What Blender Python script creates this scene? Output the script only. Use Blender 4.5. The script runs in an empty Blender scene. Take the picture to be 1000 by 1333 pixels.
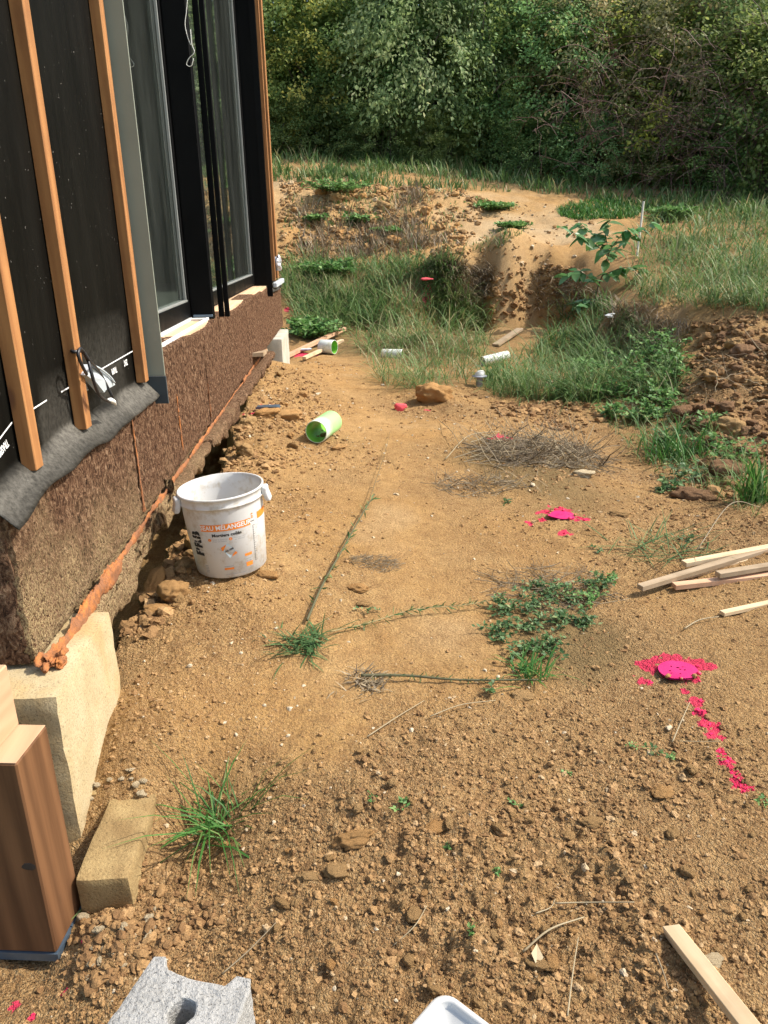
import bpy, math, random
import numpy as np
from mathutils import Matrix, Vector
rng = np.random.default_rng(7); random.seed(7)
SC = bpy.context.scene; COL = SC.collection
# ---------------------------------------------------------------- camera, sky, sun, exposure
F, CX, CY, H = 1000., 500., 666.5, 1.5
def cdir(px, py): return np.array([(px-CX)/F, -(py-CY)/F, -1.])
unit = lambda v: v/np.linalg.norm(v)
_Z = -unit(cdir(550, 3450)); _Y = cdir(452, 297); _Y = unit(_Y-_Z*_Y.dot(_Z)); _X = np.cross(_Y, _Z)
ROT = np.array([_X, _Y, _Z]); CAMP = np.array([0, 0, H])
cam_d = bpy.data.cameras.new('camera'); cam = bpy.data.objects.new('camera', cam_d); COL.objects.link(cam)
M4 = np.eye(4); M4[:3, :3] = ROT; M4[:3, 3] = CAMP
cam.matrix_world = Matrix(M4.tolist())
cam_d.sensor_fit = 'VERTICAL'; cam_d.sensor_height = 36; cam_d.lens = 36*F/1333
cam_d.clip_start = .05; cam_d.clip_end = 600
SC.camera = cam
SUN = unit(np.array([.82, .05, .92]))
world = bpy.data.worlds.new('World'); SC.world = world; world.use_nodes = True
wn = world.node_tree.nodes; wl = world.node_tree.links
sky = wn.new('ShaderNodeTexSky'); sky.sky_type = 'NISHITA'; sky.sun_disc = False
sky.sun_elevation = math.asin(SUN[2]); sky.sun_rotation = math.atan2(SUN[0], SUN[1])
sky.dust_density = 2.0
wb = wn.new('ShaderNodeMix'); wb.data_type = 'RGBA'; wb.blend_type = 'MULTIPLY'; wb.inputs[0].default_value = 1; wb.inputs[7].default_value = (1.04, .985, .90, 1)
wl.new(sky.outputs[0], wb.inputs[6]); wl.new(wb.outputs[2], wn['Background'].inputs[0]); wn['Background'].inputs[1].default_value = .15
sd = bpy.data.lights.new('sun', 'SUN'); sd.energy = 2.8; sd.angle = math.radians(.6); sd.color = (1, .94, .84)
so = bpy.data.objects.new('sun', sd); COL.objects.link(so); so.location = (8, 4, 12)
so.rotation_euler = Vector(SUN).to_track_quat('Z', 'Y').to_euler()
SC.view_settings.view_transform = 'Standard'; SC.view_settings.look = 'None'
SC.view_settings.exposure = 1.10; SC.view_settings.gamma = 1
SC.view_settings.use_curve_mapping = False
SC.render.engine = 'CYCLES'
SC.cycles.max_bounces = 6; SC.cycles.transparent_max_bounces = 12

# ---------------------------------------------------------------- helpers
def ray(px, py): return ROT @ cdir(px, py)
def az(px, py, z): r = ray(px, py); return CAMP+r*(z-H)/r[2]
def ax(px, py, x): r = ray(px, py); return CAMP+r*x/r[0]
def ay(px, py, y): r = ray(px, py); return CAMP+r*y/r[1]

def _h(i, j, s):
    i = i.astype(np.int64).astype(np.uint32); j = j.astype(np.int64).astype(np.uint32)
    n = i*np.uint32(374761393)+j*np.uint32(668265263)+np.uint32((s*2246822519) & 0xffffffff)
    n = (n ^ (n >> np.uint32(13)))*np.uint32(1274126177)
    n = (n ^ (n >> np.uint32(16)))*np.uint32(2654435761)
    return ((n ^ (n >> np.uint32(15))) & np.uint32(0xffffff)).astype(np.float64)/16777215.
def vn(x, y, s=0):
    i = np.floor(x); j = np.floor(y); f = x-i; g = y-j
    f = f*f*f*(f*(f*6-15)+10); g = g*g*g*(g*(g*6-15)+10)
    return ((_h(i, j, s)*(1-f)+_h(i+1, j, s)*f)*(1-g)+(_h(i, j+1, s)*(1-f)+_h(i+1, j+1, s)*f)*g)*2-1
def fbm(x, y, o=4, s=0):
    t = 0; a = .5
    for k in range(o):
        t = t+a*vn(x, y, s+k*17); x = x*2.03+3.1; y = y*2.03-1.7; a *= .5
    return t
def vn3(p, s=0): return (vn(p[:, 0]+p[:, 2]*.37, p[:, 1]+p[:, 2]*.61, s)+vn(p[:, 1]-7, p[:, 2]+p[:, 0]*.31, s+5)+vn(p[:, 2]+3, p[:, 0]-p[:, 1]*.43, s+9))/2
def cobble(x, y, cell, s, dens=.75):
    x = x/cell; y = y/cell; i0 = np.floor(x); j0 = np.floor(y); out = np.zeros_like(x)
    for di in (-1, 0, 1):
        for dj in (-1, 0, 1):
            i = i0+di; j = j0+dj
            r = .25+.5*_h(i, j, s+3); on = _h(i, j, s+4) < dens
            d2 = (x-i-_h(i, j, s+1))**2+(y-j-_h(i, j, s+2))**2
            out = np.maximum(out, np.where(on, np.sqrt(np.maximum(r*r-d2, 0)), 0))
    return out*cell
def sst(a, b, x): t = np.clip((x-a)/(b-a), 0, 1); return t*t*(3-2*t)

LOC = {}
def mesh(name, V, faces, attrs=None, smooth=False):
    me = bpy.data.meshes.new(name)
    V = np.asarray(V, np.float32).reshape(-1, 3)
    if not isinstance(faces, list): faces = [faces]
    faces = [np.asarray(f, np.int32) for f in faces if len(f)]
    lv = np.concatenate([f.ravel() for f in faces]); tot = np.concatenate([np.full(len(f), f.shape[1], np.int32) for f in faces])
    st = np.concatenate([[0], np.cumsum(tot)[:-1]]).astype(np.int32)
    me.vertices.add(len(V)); me.vertices.foreach_set('co', V.ravel())
    me.loops.add(len(lv)); me.loops.foreach_set('vertex_index', lv)
    me.polygons.add(len(tot)); me.polygons.foreach_set('loop_start', st); me.polygons.foreach_set('loop_total', tot)
    me.polygons.foreach_set('use_smooth', np.full(len(tot), smooth))
    for k, a in (attrs or {}).items():
        at = me.attributes.new(k, 'FLOAT', 'POINT'); at.data.foreach_set('value', np.asarray(a, np.float32))
    me.update(calc_edges=True); me.validate()
    return me
def tag(o, label=None, cat=None, group=None, kind=None):
    if label: o['label'] = label
    if cat: o['category'] = cat
    if group: o['group'] = group
    if kind: o['kind'] = kind
    return o
def thing(name, label, cat, loc, group=None):
    o = bpy.data.objects.new(name, None); COL.objects.link(o); o.location = tuple(loc); o.empty_display_size = .1
    LOC[o.name] = np.array(loc, float); return tag(o, label, cat, group)
def mobj(name, V, faces, mat, parent=None, attrs=None, smooth=False, loc=None, **kw):
    """one mesh object; V in world coordinates"""
    V = np.array(V, float).reshape(-1, 3)
    off = LOC[parent.name] if parent else (np.array(loc, float) if loc is not None else V.mean(0)*[1, 1, 0]+[0, 0, V[:, 2].min()])
    me = mesh(name, V-off, faces, attrs, smooth); me.materials.append(mat)
    o = bpy.data.objects.new(name, me); COL.objects.link(o)
    if parent: o.parent = parent; LOC[o.name] = off
    else: o.location = tuple(off); LOC[o.name] = off
    return tag(o, **kw)
def joinm(parts):
    V = []; Q = []; T = []; n = 0
    for v, fs in parts:
        v = np.asarray(v).reshape(-1, 3); V.append(v)
        for f in (fs if isinstance(fs, list) else [fs]):
            f = np.asarray(f)
            if len(f): (Q if f.shape[1] == 4 else T).append(f+n)
        n += len(v)
    out = []
    if Q: out.append(np.concatenate(Q))
    if T: out.append(np.concatenate(T))
    return np.concatenate(V), out
BOXF = np.array([[0, 3, 2, 1], [4, 5, 6, 7], [0, 1, 5, 4], [1, 2, 6, 5], [2, 3, 7, 6], [3, 0, 4, 7]])
def box(x0, x1, y0, y1, z0, z1):
    return np.array([[x0, y0, z0], [x1, y0, z0], [x1, y1, z0], [x0, y1, z0], [x0, y0, z1], [x1, y0, z1], [x1, y1, z1], [x0, y1, z1]], float), BOXF
def bevbox(x0, x1, y0, y1, z0, z1, b=.003):
    """box with chamfered edges: 24 verts"""
    V = []; idx = {}
    c = [(x0, x1), (y0, y1), (z0, z1)]
    for a in range(3):
        for sx in (0, 1):
            for sy in (0, 1):
                for sz in (0, 1):
                    s = (sx, sy, sz); p = []
                    for k in range(3):
                        e = c[k][s[k]]
                        p.append(e if k == a else e+(b if s[k] == 0 else -b))
                    idx[(a,)+s] = len(V); V.append(p)
    Q = []; T = []
    for a in range(3):
        o = [k for k in range(3) if k != a]
        for s in (0, 1):
            f = []
            for (u, v) in ((0, 0), (1, 0), (1, 1), (0, 1)):
                t = [0, 0, 0]; t[a] = s; t[o[0]] = u; t[o[1]] = v; f.append(idx[(a,)+tuple(t)])
            if (s == 0) ^ (a == 1): f = f[::-1]
            Q.append(f)
    for e in range(3):
        a, bb = [k for k in range(3) if k != e]
        for sa in (0, 1):
            for sb in (0, 1):
                t = [0, 0, 0]; t[a] = sa; t[bb] = sb; u = list(t); u[e] = 1
                t = tuple(t); u = tuple(u)
                Q.append([idx[(a,)+t], idx[(a,)+u], idx[(bb,)+u], idx[(bb,)+t]])
    for sx in (0, 1):
        for sy in (0, 1):
            for sz in (0, 1): T.append([idx[(k, sx, sy, sz)] for k in range(3)])
    return np.array(V), [np.array(Q), np.array(T)]
def rbox(x0, x1, y0, y1, z0, z1, res, amp, freq=20., seed=0, rnd=0.):
    """box of six dense grids, corners rounded by rnd, roughened by noise"""
    lo = np.array([x0, y0, z0]); hi = np.array([x1, y1, z1]); V = []; Q = []; n = 0
    for a in range(3):
        o = [k for k in range(3) if k != a]
        nu = max(2, int((hi-lo)[o[0]]/res)+1); nv = max(2, int((hi-lo)[o[1]]/res)+1)
        for s in (0, 1):
            u, v = np.meshgrid(np.linspace(lo[o[0]], hi[o[0]], nu), np.linspace(lo[o[1]], hi[o[1]], nv), indexing='ij')
            P = np.zeros((nu*nv, 3)); P[:, a] = hi[a] if s else lo[a]; P[:, o[0]] = u.ravel(); P[:, o[1]] = v.ravel()
            k = np.arange(nu*nv).reshape(nu, nv)
            f = np.stack([k[:-1, :-1], k[1:, :-1], k[1:, 1:], k[:-1, 1:]], -1).reshape(-1, 4)
            if (s == 0) ^ (a == 1): f = f[:, ::-1]
            V.append(P); Q.append(f+n); n += len(P)
    V = np.concatenate(V)
    if rnd > 0:
        c = np.clip(V, lo+rnd, hi-rnd); d = V-c; L = np.linalg.norm(d, axis=1, keepdims=True)
        V = np.where(L > rnd, c+d/np.maximum(L, 1e-9)*rnd, V)
    D = np.stack([vn3(V*freq, seed)+.5*vn3(V*freq*2.3, seed+1), vn3(V*freq+9, seed+2)+.5*vn3(V*freq*2.3, seed+3), vn3(V*freq+31, seed+4)], 1)
    return V+D*amp, np.concatenate(Q)
def tubes(P, R, sides=3, closed=True):
    P = np.asarray(P, float); n, k, _ = P.shape; R = np.broadcast_to(np.asarray(R, float), (n, k))
    T = np.gradient(P, axis=1); T /= np.linalg.norm(T, axis=2, keepdims=True)+1e-9
    ref = np.tile(np.array([.31, .17, .94]), (n, 1)); bad = np.abs((T[:, 0]*ref).sum(1)) > .9; ref[bad] = [.9, .3, .1]
    U = np.zeros_like(P); u = ref
    for j in range(k):
        u = u-T[:, j]*(u*T[:, j]).sum(1, keepdims=True); u = u/(np.linalg.norm(u, axis=1, keepdims=True)+1e-9); U[:, j] = u
    W = np.cross(T, U); a = np.arange(sides)*2*np.pi/sides
    V = P[:, :, None]+R[:, :, None, None]*(np.cos(a)[:, None]*U[:, :, None]+np.sin(a)[:, None]*W[:, :, None])
    idx = np.arange(n*k*sides).reshape(n, k, sides); nx = np.roll(idx, -1, 2)
    Q = np.stack([idx[:, :-1], nx[:, :-1], nx[:, 1:], idx[:, 1:]], -1).reshape(-1, 4)
    fs = [Q]
    if closed and sides == 4: fs = [np.concatenate([Q, idx[:, 0, ::-1], idx[:, -1]])]
    elif closed and sides > 3: fs.append(idx[:, 0, ::-1]); fs.append(idx[:, -1])
    return V.reshape(-1, 3), fs
def spline(pts, n=24):
    pts = np.array(pts, float); t = np.linspace(0, len(pts)-1, n); i = np.clip(t.astype(int), 0, len(pts)-2); f = (t-i)[:, None]
    p = np.vstack([2*pts[0]-pts[1], pts, 2*pts[-1]-pts[-2]]); a, b, c, d = p[i], p[i+1], p[i+2], p[i+3]
    return .5*(2*b+(c-a)*f+(2*a-5*b+4*c-d)*f**2+(3*b-a-3*c+d)*f**3)
def blades(base, L, az_, th0, bend, w, k=4):
    """grass blades as tapering ribbons"""
    n = len(base); t = np.linspace(0, 1, k); th = th0[:, None]+bend[:, None]*t
    st = (L/(k-1))[:, None]
    dx = np.sin(th)*st; dz = np.cos(th)*st
    hx = np.concatenate([np.zeros((n, 1)), np.cumsum(dx[:, :-1], 1)], 1); hz = np.concatenate([np.zeros((n, 1)), np.cumsum(dz[:, :-1], 1)], 1)
    c, s = np.cos(az_)[:, None], np.sin(az_)[:, None]
    P = base[:, None]+np.stack([hx*c, hx*s, hz], -1)
    tw = rng.uniform(-.7, .7, n)[:, None]
    side = np.stack([-np.sin(az_[:, None]+tw), np.cos(az_[:, None]+tw), np.zeros((n, 1))], -1)
    ww = w[:, None]*np.array([.8, 1., .75, .0])[None] if k == 4 else w[:, None]*np.array([1., .8, 0])[None]
    A = P+side*ww[:, :, None]/2; B = P-side*ww[:, :, None]/2
    V = np.concatenate([np.stack([A[:, :-1], B[:, :-1]], 2).reshape(n, -1, 3), P[:, -1:]], 1); m = V.shape[1]
    o = (np.arange(n)*m)[:, None]; Q = []
    for j in range(k-2): Q.append(o+np.array([[2*j, 2*j+1, 2*j+3, 2*j+2]]))
    T = o+np.array([[2*(k-2), 2*(k-2)+1, m-1]])
    return V.reshape(-1, 3), [np.concatenate(Q), T], m
def leafquads(C, D, N, L, W):
    """one folded rhombic leaf per row: C base, D direction, N normal"""
    D = D/(np.linalg.norm(D, axis=1, keepdims=True)+1e-9); S = np.cross(D, N); S /= np.linalg.norm(S, axis=1, keepdims=True)+1e-9
    Nn = np.cross(S, D); L = L[:, None]; W = W[:, None]
    V = np.stack([C, C+D*L*.45+S*W*.5+Nn*W*.12, C+D*L, C+D*L*.45-S*W*.5+Nn*W*.12], 1)
    o = (np.arange(len(C))*4)[:, None]
    return V.reshape(-1, 3), np.concatenate([o+np.array([[0, 1, 2]]), o+np.array([[0, 2, 3]])])
def ico(sub):
    p = (1+5**.5)/2
    V = [(-1, p, 0), (1, p, 0), (-1, -p, 0), (1, -p, 0), (0, -1, p), (0, 1, p), (0, -1, -p), (0, 1, -p), (p, 0, -1), (p, 0, 1), (-p, 0, -1), (-p, 0, 1)]
    Fc = [(0, 11, 5), (0, 5, 1), (0, 1, 7), (0, 7, 10), (0, 10, 11), (1, 5, 9), (5, 11, 4), (11, 10, 2), (10, 7, 6), (7, 1, 8), (3, 9, 4), (3, 4, 2), (3, 2, 6), (3, 6, 8), (3, 8, 9), (4, 9, 5), (2, 4, 11), (6, 2, 10), (8, 6, 7), (9, 8, 1)]
    V = [np.array(v)/np.linalg.norm(v) for v in V]
    for _ in range(sub):
        c = {}; nf = []
        def mid(a, b):
            k = (min(a, b), max(a, b))
            if k not in c: m = V[a]+V[b]; V.append(m/np.linalg.norm(m)); c[k] = len(V)-1
            return c[k]
        for a, b, d in Fc: x, y, z = mid(a, b), mid(b, d), mid(d, a); nf += [(a, x, z), (b, y, x), (d, z, y), (x, y, z)]
        Fc = nf
    return np.array(V), np.array(Fc)
ICO = [ico(0), ico(1), ico(2), ico(3)]
def lump(sub, seed, amp=.3, freq=1.3):
    V, f = ICO[sub]; d = 1+amp*vn3(V*freq+seed*3.7, seed)+amp*.55*vn3(V*freq*2.4+seed, seed+3)+amp*.3*vn3(V*freq*5+seed, seed+6)
    return V*d[:, None]*np.array([1, .82+.2*math.sin(seed), .68]), f
def lathe(prof, n=48, c=(0, 0, 0)):
    a = np.arange(n)*2*np.pi/n; pr = np.array(prof)
    V = np.stack([pr[:, 0][:, None]*np.cos(a), pr[:, 0][:, None]*np.sin(a), np.repeat(pr[:, 1][:, None], n, 1)], -1)
    k = np.arange(len(pr)*n).reshape(len(pr), n); nx = np.roll(k, -1, 1)
    return V.reshape(-1, 3)+np.array(c), np.stack([k[:-1], nx[:-1], nx[1:], k[1:]], -1).reshape(-1, 4)
def rotm(axis, ang): return np.array(Matrix.Rotation(ang, 3, axis))
def frame(d, up=(0, 0, 1)):
    d = unit(np.array(d, float)); y = unit(np.cross(up, d)); return np.stack([d, y, np.cross(d, y)], 1)

# ---------------------------------------------------------------- materials
class NT:
    def __init__(s, name):
        s.m = bpy.data.materials.new(name); s.m.use_nodes = True; s.t = s.m.node_tree; s.n = s.t.nodes; s.l = s.t.links
        s.b = s.n['Principled BSDF']; s.out = s.n['Material Output']
    def set(s, i, v):
        if hasattr(v, 'is_linked') or isinstance(v, bpy.types.NodeSocket): s.l.new(v, i)
        elif isinstance(v, (tuple, list)) and len(v) == 3 and i.type == 'RGBA': i.default_value = (*v, 1)
        else: i.default_value = v
    def node(s, t, _out=0, **kw):
        n = s.n.new(t)
        for k, v in kw.items():
            if k[0] == 'i' and k[1:].isdigit(): s.set(n.inputs[int(k[1:])], v)
            else: setattr(n, k, v)
        return n.outputs[_out]
    def attr(s, a): return s.node('ShaderNodeAttribute', 2, attribute_name=a)
    def obj(s, sc=(1, 1, 1)):
        return s.node('ShaderNodeMapping', i0=s.node('ShaderNodeTexCoord', 3), i3=sc)
    def noise(s, scale, detail=4, rough=.55, vec=None, dist=0.):
        n = s.n.new('ShaderNodeTexNoise'); n.inputs['Scale'].default_value = scale; n.inputs['Detail'].default_value = detail
        n.inputs['Roughness'].default_value = rough; n.inputs['Distortion'].default_value = dist
        s.l.new(vec if vec is not None else s.obj(), n.inputs['Vector']); return n.outputs[0]
    def ramp(s, fac, stops):
        n = s.n.new('ShaderNodeValToRGB'); s.set(n.inputs[0], fac); e = n.color_ramp.elements
        while len(e) < len(stops): e.new(.5)
        for x, (p, c) in zip(e, stops): x.position = p; x.color = (*c, 1) if isinstance(c, (tuple, list)) else (c, c, c, 1)
        return n.outputs[0]
    def mix(s, f, a, b, mode='MIX'):
        n = s.n.new('ShaderNodeMix'); n.data_type = 'RGBA'; n.blend_type = mode
        s.set(n.inputs[0], f); s.set(n.inputs[6], a); s.set(n.inputs[7], b); return n.outputs[2]
    def math(s, op, a, b=0., c=None):
        n = s.n.new('ShaderNodeMath'); n.operation = op; s.set(n.inputs[0], a); s.set(n.inputs[1], b); return n.outputs[0]
    def fin(s, col, rough=.8, bump=None, spec=.3, metal=0.):
        s.set(s.b.inputs['Base Color'], col); s.set(s.b.inputs['Roughness'], rough); s.b.inputs['Specular IOR Level'].default_value = spec
        s.b.inputs['Metallic'].default_value = metal
        if bump is not None: s.l.new(bump, s.b.inputs['Normal'])
        return s.m
def bumpn(t, h, st, d):
    n = t.n.new('ShaderNodeBump'); n.inputs['Strength'].default_value = st; n.inputs['Distance'].default_value = d
    t.l.new(h, n.inputs['Height']); return n.outputs[0]

def soil_mat():
    t = NT('soil')
    tone = t.attr('tone'); pk = t.attr('paint'); mo = t.attr('green')
    big = t.noise(2.2, 5); mid = t.noise(14, 6, .65); fine = t.noise(110, 5, .7); grit = t.noise(420, 3, .7)
    pale = t.mix(t.ramp(big, [(.35, 0), (.68, 1)]), (.49, .285, .102), (.56, .355, .150))
    pale = t.mix(t.ramp(mid, [(.35, .55), (.62, 0)]), pale, (.31, .165, .062))
    dark = t.mix(t.ramp(mid, [(.35, 0), (.65, 1)]), (.345, .20, .084), (.52, .33, .145))
    c = t.mix(t.math('MAXIMUM', tone, 0.), pale, dark)
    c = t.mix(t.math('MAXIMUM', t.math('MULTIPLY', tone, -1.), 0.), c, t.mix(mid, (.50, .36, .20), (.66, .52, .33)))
    tone = t.math('MAXIMUM', tone, 0.)
    c = t.mix(t.ramp(fine, [(.38, .5), (.56, 0)]), c, (.17, .095, .045))
    def grains(scale):
        n = t.n.new('ShaderNodeTexVoronoi'); n.inputs['Scale'].default_value = scale; n.inputs['Randomness'].default_value = 1
        w = t.n.new('ShaderNodeVectorMath'); w.operation = 'ADD'; q = t.n.new('ShaderNodeTexNoise'); q.inputs['Scale'].default_value = scale*.7; q.inputs['Detail'].default_value = 2
        t.l.new(t.obj(), q.inputs[0]); k = t.n.new('ShaderNodeVectorMath'); k.operation = 'SCALE'; k.inputs['Scale'].default_value = .9/scale; t.l.new(q.outputs[1], k.inputs[0])
        t.l.new(t.obj(), w.inputs[0]); t.l.new(k.outputs[0], w.inputs[1]); t.l.new(w.outputs[0], n.inputs['Vector']); s = t.n.new('ShaderNodeSeparateColor'); t.l.new(n.outputs['Color'], s.inputs[0])
        return n.outputs['Distance'], s.outputs[0]
    d1, r1 = grains(85); d2, r2 = grains(210)
    gm = t.math('ADD', .25, t.math('MULTIPLY', tone, .75))
    c = t.mix(t.math('MULTIPLY', gm, t.ramp(r1, [(.1, .55), (.45, 0)])), c, (.19, .105, .048))
    c = t.mix(t.math('MULTIPLY', gm, t.ramp(r2, [(.1, .55), (.4, 0)])), c, (.21, .12, .052))
    c = t.mix(t.math('MULTIPLY', gm, t.ramp(r2, [(.72, 0), (.95, .65)])), c, (.56, .39, .20))
    c = t.mix(t.ramp(grit, [(.60, 0), (.72, .55)]), c, (.55, .40, .23))
    c = t.mix(mo, c, t.mix(mid, (.16, .115, .05), (.25, .175, .08)))
    pk0 = pk; pk = t.ramp(t.math('ADD', t.math('MULTIPLY', pk, 1.15), t.math('MULTIPLY', t.math('SUBTRACT', t.math('ADD', t.math('MULTIPLY', r2, .35), t.math('MULTIPLY', fine, .65)), .5), 1.0)), [(.42, 0), (.70, .92)])
    pk = t.math('MULTIPLY', pk, t.math('MINIMUM', t.math('MULTIPLY', pk0, 5.), 1.))
    c = t.mix(pk, c, t.mix(mid, (.55, .03, .07), (.86, .055, .15)))
    hgt = t.math('ADD', t.math('MULTIPLY', fine, .5), t.math('MULTIPLY', grit, .3))
    hgt = t.math('SUBTRACT', hgt, t.math('MULTIPLY', gm, t.math('ADD', t.math('MULTIPLY', d1, .75), t.math('MULTIPLY', d2, .5))))
    return t.fin(c, .93, bumpn(t, hgt, 1., .02), .12)
def clod_mat(name, a, b, pale):
    t = NT(name); r = t.node('ShaderNodeObjectInfo', 5)
    mid = t.noise(30, 5, .65); fine = t.noise(160, 4, .7)
    c = t.mix(mid, a, b); c = t.mix(t.math('MULTIPLY', r, .45), c, pale)
    c = t.mix(t.ramp(fine, [(.36, .6), (.55, 0)]), c, tuple(x*.5 for x in a))
    return t.fin(c, .95, bumpn(t, fine, .8, .01), .12)
def pebble_mat():
    t = NT('gravel_crumbs'); r = t.attr('rnd'); fine = t.noise(230, 4, .7)
    c = t.ramp(r, [(0, (.22, .122, .053)), (.45, (.36, .215, .092)), (.78, (.45, .28, .13)), (.9, (.50, .36, .2)), (1, (.62, .53, .38))])
    c = t.mix(t.ramp(fine, [(.36, .5), (.55, 0)]), c, (.13, .075, .035))
    c = t.mix(t.attr('paint'), c, (.82, .035, .13))
    return t.fin(c, .9, bumpn(t, fine, .7, .006), .18)
def leaf_mat(name, stops, trans=.3, obj_var=0., rough=.55):
    t = NT(name); r = t.attr('rnd'); c = t.ramp(r, stops)
    if obj_var:
        n = t.n.new('ShaderNodeHueSaturation'); t.l.new(c, n.inputs['Color'])
        q = t.node('ShaderNodeObjectInfo', 5)
        t.l.new(t.math('ADD', t.math('MULTIPLY', q, .05*obj_var), .5-.025*obj_var), n.inputs['Hue'])
        t.l.new(t.math('ADD', t.math('MULTIPLY', q, .5*obj_var), 1-.25*obj_var), n.inputs['Value']); c = n.outputs[0]
    t.fin(c, rough, None, .35)
    tr = t.n.new('ShaderNodeBsdfTranslucent'); t.l.new(c, tr.inputs[0])
    mx = t.n.new('ShaderNodeMixShader'); mx.inputs[0].default_value = trans
    t.l.new(t.b.outputs[0], mx.inputs[1]); t.l.new(tr.outputs[0], mx.inputs[2]); t.l.new(mx.outputs[0], t.out.inputs[0])
    return t.m
def wood_mat(name, a, b, axis=0, knot=None, dirt=None, sc=1., rough=.7):
    t = NT(name); s = [26*sc]*3; s[axis] = 1.3*sc
    r = t.node('ShaderNodeObjectInfo', 5)
    off = t.node('ShaderNodeCombineXYZ', i0=t.math('MULTIPLY', r, 9.), i1=t.math('MULTIPLY', r, 5.), i2=t.math('MULTIPLY', r, 7.))
    mp = t.n.new('ShaderNodeMapping'); t.l.new(t.node('ShaderNodeTexCoord', 3), mp.inputs[0]); t.l.new(off, mp.inputs[1]); mp.inputs[3].default_value = s
    g = t.noise(1.2, 5, .6, mp.outputs[0], .6)
    w = t.n.new('ShaderNodeTexWave'); w.inputs['Scale'].default_value = .55; w.inputs['Distortion'].default_value = 5; w.inputs['Detail'].default_value = 3
    w.bands_direction = 'DIAGONAL'; t.l.new(mp.outputs[0], w.inputs[0])
    f = t.mix(.28, g, w.outputs[0]); c = t.mix(t.ramp(f, [(.25, 0), (.75, 1)]), a, b)
    if knot:
        v = t.n.new('ShaderNodeTexVoronoi'); v.inputs['Scale'].default_value = 1.
        m2 = t.n.new('ShaderNodeMapping'); s2 = [9.]*3; s2[axis] = 4.; m2.inputs[3].default_value = s2
        t.l.new(t.node('ShaderNodeTexCoord', 3), m2.inputs[0]); t.l.new(off, m2.inputs[1]); t.l.new(m2.outputs[0], v.inputs[0])
        c = t.mix(t.ramp(v.outputs[0], [(.10, .85), (.17, 0)]), c, knot)
    if dirt: c = t.mix(t.ramp(t.noise(7, 5), [(.5, 0), (.75, .6)]), c, dirt)
    fine = t.noise(3, 3, .6, mp.outputs[0])
    return t.fin(c, rough, bumpn(t, fine, .25, .002), .25)
def plain(name, c, rough=.5, var=.15, scale=12, metal=0., spec=.4, bump=0., dirt=None, dthr=.55):
    t = NT(name); n = t.noise(scale, 5)
    col = t.mix(n, tuple(x*(1-var) for x in c), tuple(min(1, x*(1+var)) for x in c))
    if dirt: col = t.mix(t.ramp(t.noise(scale*.6, 6, .7), [(dthr, 0), (dthr+.2, .75)]), col, dirt)
    return t.fin(col, t.ramp(n, [(.3, max(.02, rough-.08)), (.7, min(1, rough+.08))]), bumpn(t, t.noise(scale*6, 4), bump, .004) if bump else None, spec, metal)
def cork_mat():
    t = NT('insulation_board'); vec = t.obj((58, 58, 34)); n1 = t.noise(1.25, 5, .68, vec, .8); n2 = t.noise(3.4, 4, .7, vec); big = t.noise(1.6, 4)
    c = t.ramp(n1, [(.36, (.022, .013, .009)), (.45, (.105, .054, .032)), (.54, (.215, .120, .070)), (.66, (.41, .27, .165))])
    c = t.mix(t.ramp(big, [(.40, 0), (.65, .30)]), c, (.16, .085, .05))
    # dried mud splashed up from the ground near the house corner
    g = t.attr('mud'); c = t.mix(t.math('MULTIPLY', g, t.ramp(n2, [(.42, .0), (.56, .95)])), c, (.54, .40, .21))
    h = t.math('ADD', n1, t.math('MULTIPLY', n2, .6))
    return t.fin(c, .95, bumpn(t, h, 1., .022), .08)
def membrane_mat():
    t = NT('black_membrane'); z = t.attr('dust'); n = t.noise(3, 6, .7, t.obj((3, 3, .6))); sp = t.noise(90, 2, .5)
    c = t.mix(t.ramp(n, [(.4, 0), (.7, 1)]), (.0035, .0033, .0026), (.0075, .0068, .005))
    c = t.mix(t.ramp(t.noise(20, 4, .6, t.obj((2, 1.2, .22))), [(.70, 0), (.82, .22)]), c, (.09, .085, .075))
    c = t.mix(t.ramp(sp, [(.74, 0), (.78, .7)]), c, (.3, .28, .25))
    gr = t.noise(60, 4, .75)
    c = t.mix(t.math('MULTIPLY', z, t.ramp(gr, [(.3, .25), (.65, 1)])), c, (.15, .14, .12))
    return t.fin(c, t.ramp(n, [(.3, .5), (.7, .68)]), bumpn(t, t.noise(9, 4), .18, .01), .07)
def glass_mat():
    t = NT('window_glass'); lw = t.n.new('ShaderNodeLayerWeight'); lw.inputs[0].default_value = .5
    fac = t.math('ADD', t.math('MULTIPLY', t.math('POWER', lw.outputs[1], 4.5), .92), .05)
    tr = t.n.new('ShaderNodeBsdfTransparent'); tr.inputs[0].default_value = (.80, .86, .83, 1)
    gl = t.n.new('ShaderNodeBsdfGlossy'); gl.inputs['Roughness'].default_value = .02; gl.inputs[0].default_value = (.9, .95, .92, 1)
    du = t.n.new('ShaderNodeBsdfDiffuse'); du.inputs[0].default_value = (.34, .36, .33, 1)
    a = t.n.new('ShaderNodeMixShader'); t.l.new(fac, a.inputs[0]); t.l.new(tr.outputs[0], a.inputs[1]); t.l.new(gl.outputs[0], a.inputs[2])
    b = t.n.new('ShaderNodeMixShader'); t.l.new(t.ramp(t.noise(2.2, 6, .7, t.obj((1, 2.5, .35))), [(.42, .012), (.74, .07)]), b.inputs[0])
    t.l.new(a.outputs[0], b.inputs[1]); t.l.new(du.outputs[0], b.inputs[2]); t.l.new(b.outputs[0], t.out.inputs[0]); return t.m
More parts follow.
